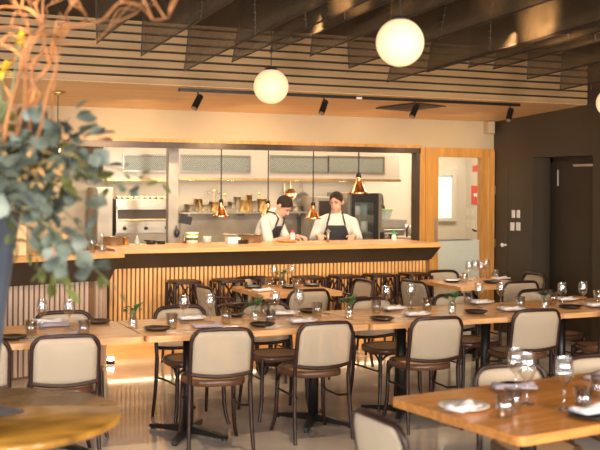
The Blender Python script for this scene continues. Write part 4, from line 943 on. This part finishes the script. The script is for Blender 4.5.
# ================================================================ CHEFS
def vox(o, size, smooth=4, noise=0):
    m = o.modifiers.new('skin', 'REMESH'); m.mode = 'VOXEL'; m.voxel_size = size; m.use_smooth_shade = True
    s = o.modifiers.new('relax', 'SMOOTH'); s.iterations = smooth; s.factor = .6
def chef(loc, rz, label, lean=0., bow=.15, turn=0., wide=1., arms=None, long_sleeve=True, hgt=1.0):
    o = empty('person', loc, rz, label, 'person'); o.scale = (hgt,)*3
    def cl(z): return -max(0, z-.93)*lean - .02          # centre line y at height z (leaning to -Y)
    TOR = [(.80, .150, .11), (.93, .165, .118), (1.06, .148, .108), (1.18, .158, .115), (1.28, .172, .120), (1.36, .165, .105), (1.405, .11, .08)]
    def tors(b, off, lo=0, n=24):
        prof = [(z, (rx+off)*wide, (ry+off)*(.5+.5*wide)) for z, rx, ry in TOR if z >= lo]
        vs = []; fs = []
        for z, rx, ry in prof:
            for k in range(n):
                t = 2*PI*k/n; vs.append((rx*math.cos(t), cl(z)+ry*math.sin(t), z))
        m = len(prof)
        for i in range(m-1):
            for k in range(n): fs.append((i*n+k, i*n+(k+1) % n, (i+1)*n+(k+1) % n, (i+1)*n+k))
        fs.append(tuple(range(n))[::-1]); fs.append(tuple(range((m-1)*n, m*n))); b.add(vs, fs, True)
    nb = Vector((0, cl(1.40)+.0, 1.40)); hd = Vector((0, nb.y - .03 - .115*math.sin(bow)*1.2, 1.40+.155*math.cos(bow)))
    HR = Matrix.Translation(hd) @ Matrix.Rotation(turn, 4, 'Z') @ Matrix.Rotation(bow, 4, 'X')
    Hp = lambda x, y, z: HR @ Vector((x, y, z))
    body = MB(); tors(body, -.008)
    body.capsule(nb-Vector((0, 0, .04)), hd + Vector((0, .02, -.04)), .058, .052)
    def ell_h(b, c, r): 
        prof = [(max(1e-4, math.sin(PI*i/12)), -math.cos(PI*i/12)) for i in range(13)]
        b.lathe(prof, 18, m=HR @ Matrix.Translation(c) @ Matrix.Diagonal((*r, 1)))
    ell_h(body, (0, .012, .028), (.076, .094, .088)); ell_h(body, (0, -.022, -.045), (.058, .068, .066)); ell_h(body, (0, -.070, -.088), (.024, .022, .020))
    body.capsule(Hp(0, -.083, .015), Hp(0, -.104, -.022), .009, .014); ell_h(body, (0, -.082, -.058), (.026, .012, .011))
    for s in (-1, 1): ell_h(body, (s*.077, .012, -.008), (.012, .020, .032)); ell_h(body, (s*.028, -.080, .030), (.022, .010, .008))
    arms = arms or {}
    for s in (-1, 1):
        A_ = arms[s]; sh, el, wr = [Vector(p) for p in A_['j']]; body.capsule(sh, el, .050, .040); body.capsule(el, wr, .040, .027)
        d = (wr-el).normalized(); hdv = Vector(A_['hand']).normalized(); side = hdv.cross(Vector((0, 0, 1))).normalized() * (1 if A_.get('flip') else -1); upv = side.cross(hdv) if A_.get('flip') else hdv.cross(side)
        pc = wr + hdv*.05
        for k in range(4):
            w_ = (k-1.5)*.019; body.capsule(wr + side*w_*.6, wr+hdv*.085+side*w_, .015, .011)
            L_ = (.062, .072, .068, .052)[k]; b0 = wr+hdv*.085+side*w_; b1 = b0 + (hdv*.75 + side*w_*2 - Vector((0, 0, .25))).normalized()*L_*.55; b2 = b1 + (hdv*.45 - Vector((0, 0, .85))).normalized()*L_*.5
            body.capsule(b0, b1, .0095, .0085); body.capsule(b1, b2, .0085, .0075)
        th = -s if not A_.get('flip') else -s
        tside = side * (1 if side.x*(-s) > 0 else -1)
        t0_ = wr + hdv*.025 + tside*.028; t1_ = t0_ + (hdv*.6+tside*.7).normalized()*.042; t2_ = t1_ + (hdv*.95+tside*.1-Vector((0, 0, .25))).normalized()*.034
        body.capsule(t0_-tside*.012, t1_, .013, .011); body.capsule(t1_, t2_, .0105, .009)
        body.capsule((s*.085, 0, .88), (s*.10, -.01, .48), .085, .058); body.capsule((s*.10, -.01, .48), (s*.105, .01, .09), .056, .038); body.capsule((s*.105, .02, .045), (s*.12, -.15, .03), .036, .03)
    bo = body.build('body', M['skin'], o); vox(bo, .0065, 3)
    # hair
    b = MB(); prof = []
    vs = []; fs = []; NU, NV = 24, 10
    for j in range(NV+1):
        ph = PI*.5*(1-j/NV)*1.0
        for k in range(NU):
            t = 2*PI*k/NU; low = -.7 + 1.2*(max(0, -math.sin(t)*.5+.5)**2.6) + .05*math.sin(t*7)
            lat = low + (PI/2-low)*(j/NV); r = 1.0
            vs.append(HR @ Vector((.0785*math.cos(lat)*math.cos(t), .013+.0965*math.cos(lat)*math.sin(t), .030+.0915*math.sin(lat))))
    for j in range(NV):
        for k in range(NU): fs.append((j*NU+k, j*NU+(k+1) % NU, (j+1)*NU+(k+1) % NU, (j+1)*NU+k))
    b.add(vs, fs, True); h_ = b.build('hair', M['hair'], o); sm = h_.modifiers.new('thick', 'SOLIDIFY'); sm.thickness = .007; sm.offset = 0
    b = MB()
    for s in (-1, 1): b.tube([Hp(s*.014, -.090, .037), Hp(s*.030, -.090, .042), Hp(s*.046, -.078, .036)], [.003, .004, .002], 6)
    b.build('eyebrow', M['hair'], h_)
    for s in (-1, 1):
        e = MB(); ell_h(e, (s*.029, -.079, .016), (.0115, .0075, .006)); e.build('eye', M['eye'], bo)
    e = MB(); e.tube([Hp(-.022, -.088, -.060), Hp(0, -.094, -.058), Hp(.022, -.088, -.060)], [.002, .004, .002], 6); e.build('mouth', M['lip'], bo)
    # jacket
    b = MB(); tors(b, .016, .78)
    b.capsule(nb + Vector((0, 0, -.03)), nb + Vector((0, -.004, .022)), .078, .066)
    for s in (-1, 1):
        sh, el, wr = [Vector(p) for p in arms[s]['j']]; b.capsule((s*.07, sh.y, 1.345), sh, .070, .060); 
        if long_sleeve: b.capsule(sh, el, .061, .056); b.capsule(el, el.lerp(wr, .62), .056, .045)
        else: b.capsule(sh, sh.lerp(el, .92), .061, .060)
    j = b.build('chef_jacket', M['cloth_white'], o); vox(j, .010, 4)
    b = MB()
    for s in (-1, 1):
        b.capsule((s*.085, 0, .88), (s*.10, -.01, .48), .098, .075); b.capsule((s*.10, -.01, .48), (s*.105, .01, .13), .075, .062)
        b.capsule((s*.105, .03, .06), (s*.12, -.14, .045), .050, .045)
    b.capsule((-.08, 0, .90), (.08, 0, .90), .112, .112); t_ = b.build('trousers', M['trouser'], o); vox(t_, .012, 3)
    # apron: bib and skirt wrapped round the front
    def rad(z):
        for (z0, a0, c0), (z1, a1, c1) in zip(TOR, TOR[1:]):
            if z <= z1: t = max(0, (z-z0)/(z1-z0)); return (a0+(a1-a0)*t, c0+(c1-c0)*t)
        return TOR[-1][1:]
    b = MB(); NZ, NX = 22, 16; vs = []
    for i in range(NZ+1):
        z = .46 + (1.275-.46)*i/NZ; rx, ry = rad(max(.8, z)); half = 1.25 if z < 1.04 else (1.25 - (z-1.04)*2.9)
        for k in range(NX+1):
            t = -PI/2 + (-1+2*k/NX)*half; e_ = .030 + (.02 if z < .9 else 0)
            vs.append(((rx+e_)*wide*math.cos(t), cl(z)+(ry+e_)*(.5+.5*wide)*math.sin(t), z))
    fs = [(i*(NX+1)+k, i*(NX+1)+k+1, (i+1)*(NX+1)+k+1, (i+1)*(NX+1)+k) for i in range(NZ) for k in range(NX)]
    b.add(vs, fs, True); ap = b.build('apron', M['apron'], o); sm = ap.modifiers.new('thick', 'SOLIDIFY'); sm.thickness = .005
    b = MB()
    for s in (-1, 1):
        tp = Vector(vs[NZ*(NX+1) + (NX if s > 0 else 0)]); yy = cl(1.38)
        b.tube([tp, (s*.085*wide, yy-.115*(.5+.5*wide), 1.36), (s*.072, yy-.055, 1.425), (s*.060, yy+.03, 1.44), (0, yy+.075, 1.43)], .010, 6)
    b.build('apron_strap', M['apron'], ap)
    return o
p = onY(336, 240, 10.86)
chef((p.x, 10.86, 0), math.radians(-26), 'person facing us in white chef jacket and dark apron, hands on the counter', lean=.10, bow=.30, turn=-.35, wide=1.0, hgt=.985,
     arms={-1: {'j': [(-.195, -.07, 1.31), (-.26, -.09, 1.12), (-.20, -.33, 1.165)], 'hand': (.25, -1, -.1)}, 1: {'j': [(.195, -.07, 1.31), (.26, -.09, 1.12), (.20, -.33, 1.165)], 'hand': (-.25, -1, -.1)}})
p = onY(259, 240, 10.86)
chef((p.x, 10.90, 0), math.radians(44), 'person with short dark hair bowed over a plate, white short-sleeved jacket and navy apron', lean=.36, bow=.85, turn=-.1, wide=1.0, long_sleeve=False, hgt=.985,
     arms={-1: {'j': [(-.185, -.17, 1.33), (-.225, -.24, 1.09), (-.11, -.44, 1.155)], 'hand': (.35, -1, -.05)}, 1: {'j': [(.185, -.17, 1.33), (.225, -.26, 1.10), (.11, -.45, 1.155)], 'hand': (-.35, -1, -.05)}})

# ================================================================ VASE WITH BRANCHES
vx, vy = .41, 4.09
o = empty('tall_vase', (vx, vy, .752), 0, 'tall tapered slate-blue vase on the round table at the left edge', 'vase')
MB().lathe([(.0001, 0), (.115, 0), (.12, .01), (.15, .3), (.19, .62), (.222, .85), (.226, .86), (.214, .86), (.18, .60), (.14, .3), (.11, .02), (.0001, .018)], 40).build('vase_body', M['vase'], o)
mouth = Vector((vx, vy, 1.45))
rr = random.Random(21)
def curve_pts(pts, n=6):
    out = []
    P_ = [Vector(p) for p in pts]; P_ = [P_[0]*2-P_[1]] + P_ + [P_[-1]*2-P_[-2]]
    for i in range(1, len(P_)-2):
        a, b_, c, d = P_[i-1:i+3]
        for k in range(n):
            t = k/n; out.append(.5*((2*b_) + (c-a)*t + (2*a-5*b_+4*c-d)*t*t + (3*b_-a-3*c+d)*t**3))
    out.append(P_[-2]); return out
# twisted willow: pixels traced at real depths around the vase
W_ = [([(2, 232), (14, 190), (22, 140), (29, 95), (38, 62), (42, 30), (36, 0), (44, -20)], 3.9, .013, 'thickest twisted willow branch rising straight from the vase'),
      ([(6, 232), (20, 180), (28, 120), (42, 70), (56, 46), (66, 26), (70, 8), (64, -18)], 3.7, .012, 'twisted willow branch leaning right beside the thickest one'),
      ([(0, 232), (6, 150), (14, 80), (36, 40), (60, 30), (80, 22), (78, 6), (70, -6), (58, -16)], 3.5, .010, 'willow branch curling into a hook near the top'),
      ([(8, 232), (18, 150), (22, 80), (40, 36), (34, 14), (10, 6), (-12, 14)], 3.6, .011, 'willow branch bending back to the left edge at the top'),
      ([(8, 232), (30, 150), (50, 90), (56, 52), (60, 30), (100, 22), (112, 8), (130, 2), (150, 16), (162, 20), (172, 8), (176, -10)], 3.4, .0075, 'longest thin willow twig looping right across the ceiling'),
      ([(2, 232), (0, 160), (6, 110), (22, 60), (40, 22), (52, 6), (76, -14)], 4.1, .008, 'thin willow twig crossing behind the others at top left'),
      ([(6, 232), (26, 160), (34, 110), (34, 82), (20, 60), (6, 46), (-10, 40)], 3.55, .008, 'willow twig sweeping left behind the yellow flower'),
      ([(2, 232), (10, 180), (18, 120), (6, 90), (8, 66), (22, 50), (30, 36), (14, 26), (-8, 30)], 3.8, .007, 'wriggling willow twig low at the left edge'),
      ([(8, 232), (34, 170), (52, 120), (54, 82), (60, 48), (96, 40), (120, 20), (140, 10), (152, -14)], 3.75, .005, 'finest willow twig reaching toward the mesh')]
for px, D, r, l in W_:
    pts = []
    for i, (u, v) in enumerate(px):
        t = i/(len(px)-1); q = onD(u, v, D + .12*math.sin(i*1.7)); 
        if i == 0: q = mouth + Vector((rr.uniform(-.08, .08), rr.uniform(-.08, .08), -.35))
        pts.append(q)
    pts.insert(1, mouth + (pts[1]-mouth)*.25 + Vector((0, 0, .02)))
    cv = curve_pts(pts, 9); n = len(cv); ph = r*900
    cv = [p_ + Vector((math.sin(i*.42+ph), math.cos(i*.3+ph*2), .5*math.sin(i*.5+ph)))*((.014 if r > .0076 else .006) if i > 8 else 0) for i, p_ in enumerate(cv)]
    b = MB(); b.tube(cv, [r*(.8-.5*i/n)*(1+.12*math.sin(i*1.3)) for i in range(n)], 8); o = b.build('willow_branch', M['twig']); tag(o, l, 'branch', 'twisted willow branches in the vase')
    for k in range(4):   # side shoots
        s = MB(); i = rr.randint(n//2, n-3); d = Vector((rr.uniform(-1, 1), rr.uniform(-.4, .4), rr.uniform(.2, 1.2))).normalized()*rr.uniform(.08, .22); a = cv[i]
        s.tube(curve_pts([a, a+d*.4+Vector((0, 0, .03)), a+d*.8+Vector((.02, 0, -.01)), a+d], 4), [r*.4*(1-.6*q/12) for q in range(13)], 6)
        s.build('shoot', M['twig'], o)
# leafy stems
S_ = [((70, 118), 3.6, 'leaf_blue', 1.0), ((88, 138), 3.5, 'leaf_blue', 1.0), ((100, 210), 3.4, 'leaf_blue', 1.0), ((58, 150), 3.9, 'leaf_green', 1.0), ((30, 165), 3.7, 'leaf_green', 1.0), ((75, 175), 3.8, 'leaf_green', .9),
      ((5, 150), 3.5, 'leaf_blue', 1.1), ((48, 205), 3.5, 'leaf_blue', 1.0), ((82, 262), 3.3, 'leaf_blue', .9), ((60, 285), 3.4, 'leaf_green', .8), ((20, 120), 4.0, 'leaf_green', 1.0), ((110, 186), 3.7, 'leaf_green', .8),
      ((40, 178), 3.35, 'leaf_gold', .5), ((96, 242), 3.5, 'leaf_blue', .9), ((12, 190), 3.3, 'leaf_blue', 1.1), ((72, 152), 3.3, 'leaf_gold', .45), ((130, 190), 3.6, 'leaf_blue', .65), ((162, 182), 3.7, 'leaf_green', .55), ((118, 290), 3.5, 'leaf_green', .6), ((36, 132), 3.5, 'leaf_blue', 1.0), ((54, 235), 3.6, 'leaf_blue', .9), ((104, 165), 3.9, 'leaf_blue', .8)]
desc = {'leaf_blue': 'blue-green round-leaved eucalyptus stem', 'leaf_green': 'olive green leafy stem', 'leaf_gold': 'golden brown leafy stem'}
hint = ['rising highest above the bouquet', 'arching right at the upper right of the bouquet', 'reaching right over the kitchen post', 'in the upper middle of the bouquet', 'in the shaded middle of the bouquet', 'right of the bouquet centre', 'at the left edge above the vase rim', 'hanging over the amber box',
        'drooping in front of the bronze fascia', 'drooping lowest before the slatted drinks bar', 'at the upper left behind the branches', 'reaching right before the grill', 'glowing at the heart of the bouquet', 'drooping right beside the carafes', 'over the vase rim at left', 'glowing at the upper right',
        'with sparse leaves before the left hood', 'reaching farthest right, before the steel column', 'trailing over the corner of the drinks bar', 'at the crown beside the thickest branch', 'just above the upright boards', 'behind the arching one at right']
for n_, ((u, v), D, mt, sc) in enumerate(S_):
    e = onD(u, v, D); a = mouth + Vector((rr.uniform(-.12, .12), rr.uniform(-.10, .10), -.3)); m1 = mouth + Vector((rr.uniform(-.08, .08), rr.uniform(-.08, .08), .17)); mid = m1.lerp(e, .55) + Vector((0, 0, .12 if e.z < 1.75 else .03))
    cv = curve_pts([a, m1, mid, e], 10); o = empty('eucalyptus_stem' if mt == 'leaf_blue' else 'leafy_stem', mouth, 0, desc[mt] + ' ' + hint[n_], 'foliage', 'leafy stems in the vase')
    MB().tube([p_-mouth for p_ in cv], [.0045*(1-.6*i/len(cv)) for i in range(len(cv))], 6).build('stem', M['stem'], o)
    b = MB(); N = len(cv); far_ = u > 95
    for i in range(11 if not far_ else 17, N):
        for s in range(2 if far_ else 2 if mt == 'leaf_gold' else 3):
            if far_ and i % 2: continue
            d = Vector((rr.uniform(-1, 1), rr.uniform(-1, 1), rr.uniform(-.8, .9))).normalized(); p_ = cv[i]-mouth + d*(.012 if far_ else rr.uniform(.01, .06)); ln = rr.uniform(.045, .085)*sc
            leaf(b, p_, d + (cv[min(i+1, N-1)]-cv[i-1]).normalized()*.5, (rr.uniform(-1, 1), rr.uniform(-1, 1), 1), ln*(1 if mt == 'leaf_blue' else 1.25), ln*(.47 if mt == 'leaf_blue' else .26), .12, 5)
    b.build('foliage', M[mt], o)
for k, ((u, v), D, l) in enumerate((((20, 40), 3.8, 'yellow flower head high among the branches'), ((4, 70), 3.7, 'yellow flower head at the left edge of the picture'))):
    e = onD(u, v, D); o = empty('yellow_flower', mouth, 0, l, 'flower', 'yellow flowers in the vase'); cv = curve_pts([mouth-Vector((.03*k, .02, .3)), mouth.lerp(e, .4), mouth.lerp(e, .75)+Vector((.02, 0, 0)), e], 6)
    MB().tube([p_-mouth for p_ in cv], .004, 6).build('stem', M['stem'], o); b = MB()
    for j in range(26):
        d = Vector((rr.uniform(-1, 1), rr.uniform(-1, 1), rr.uniform(-.5, 1))).normalized(); leaf(b, e-mouth, d, (0, 0, 1), rr.uniform(.03, .05), .008, .1, 4)
    b.build('petals', M['flower'], o)
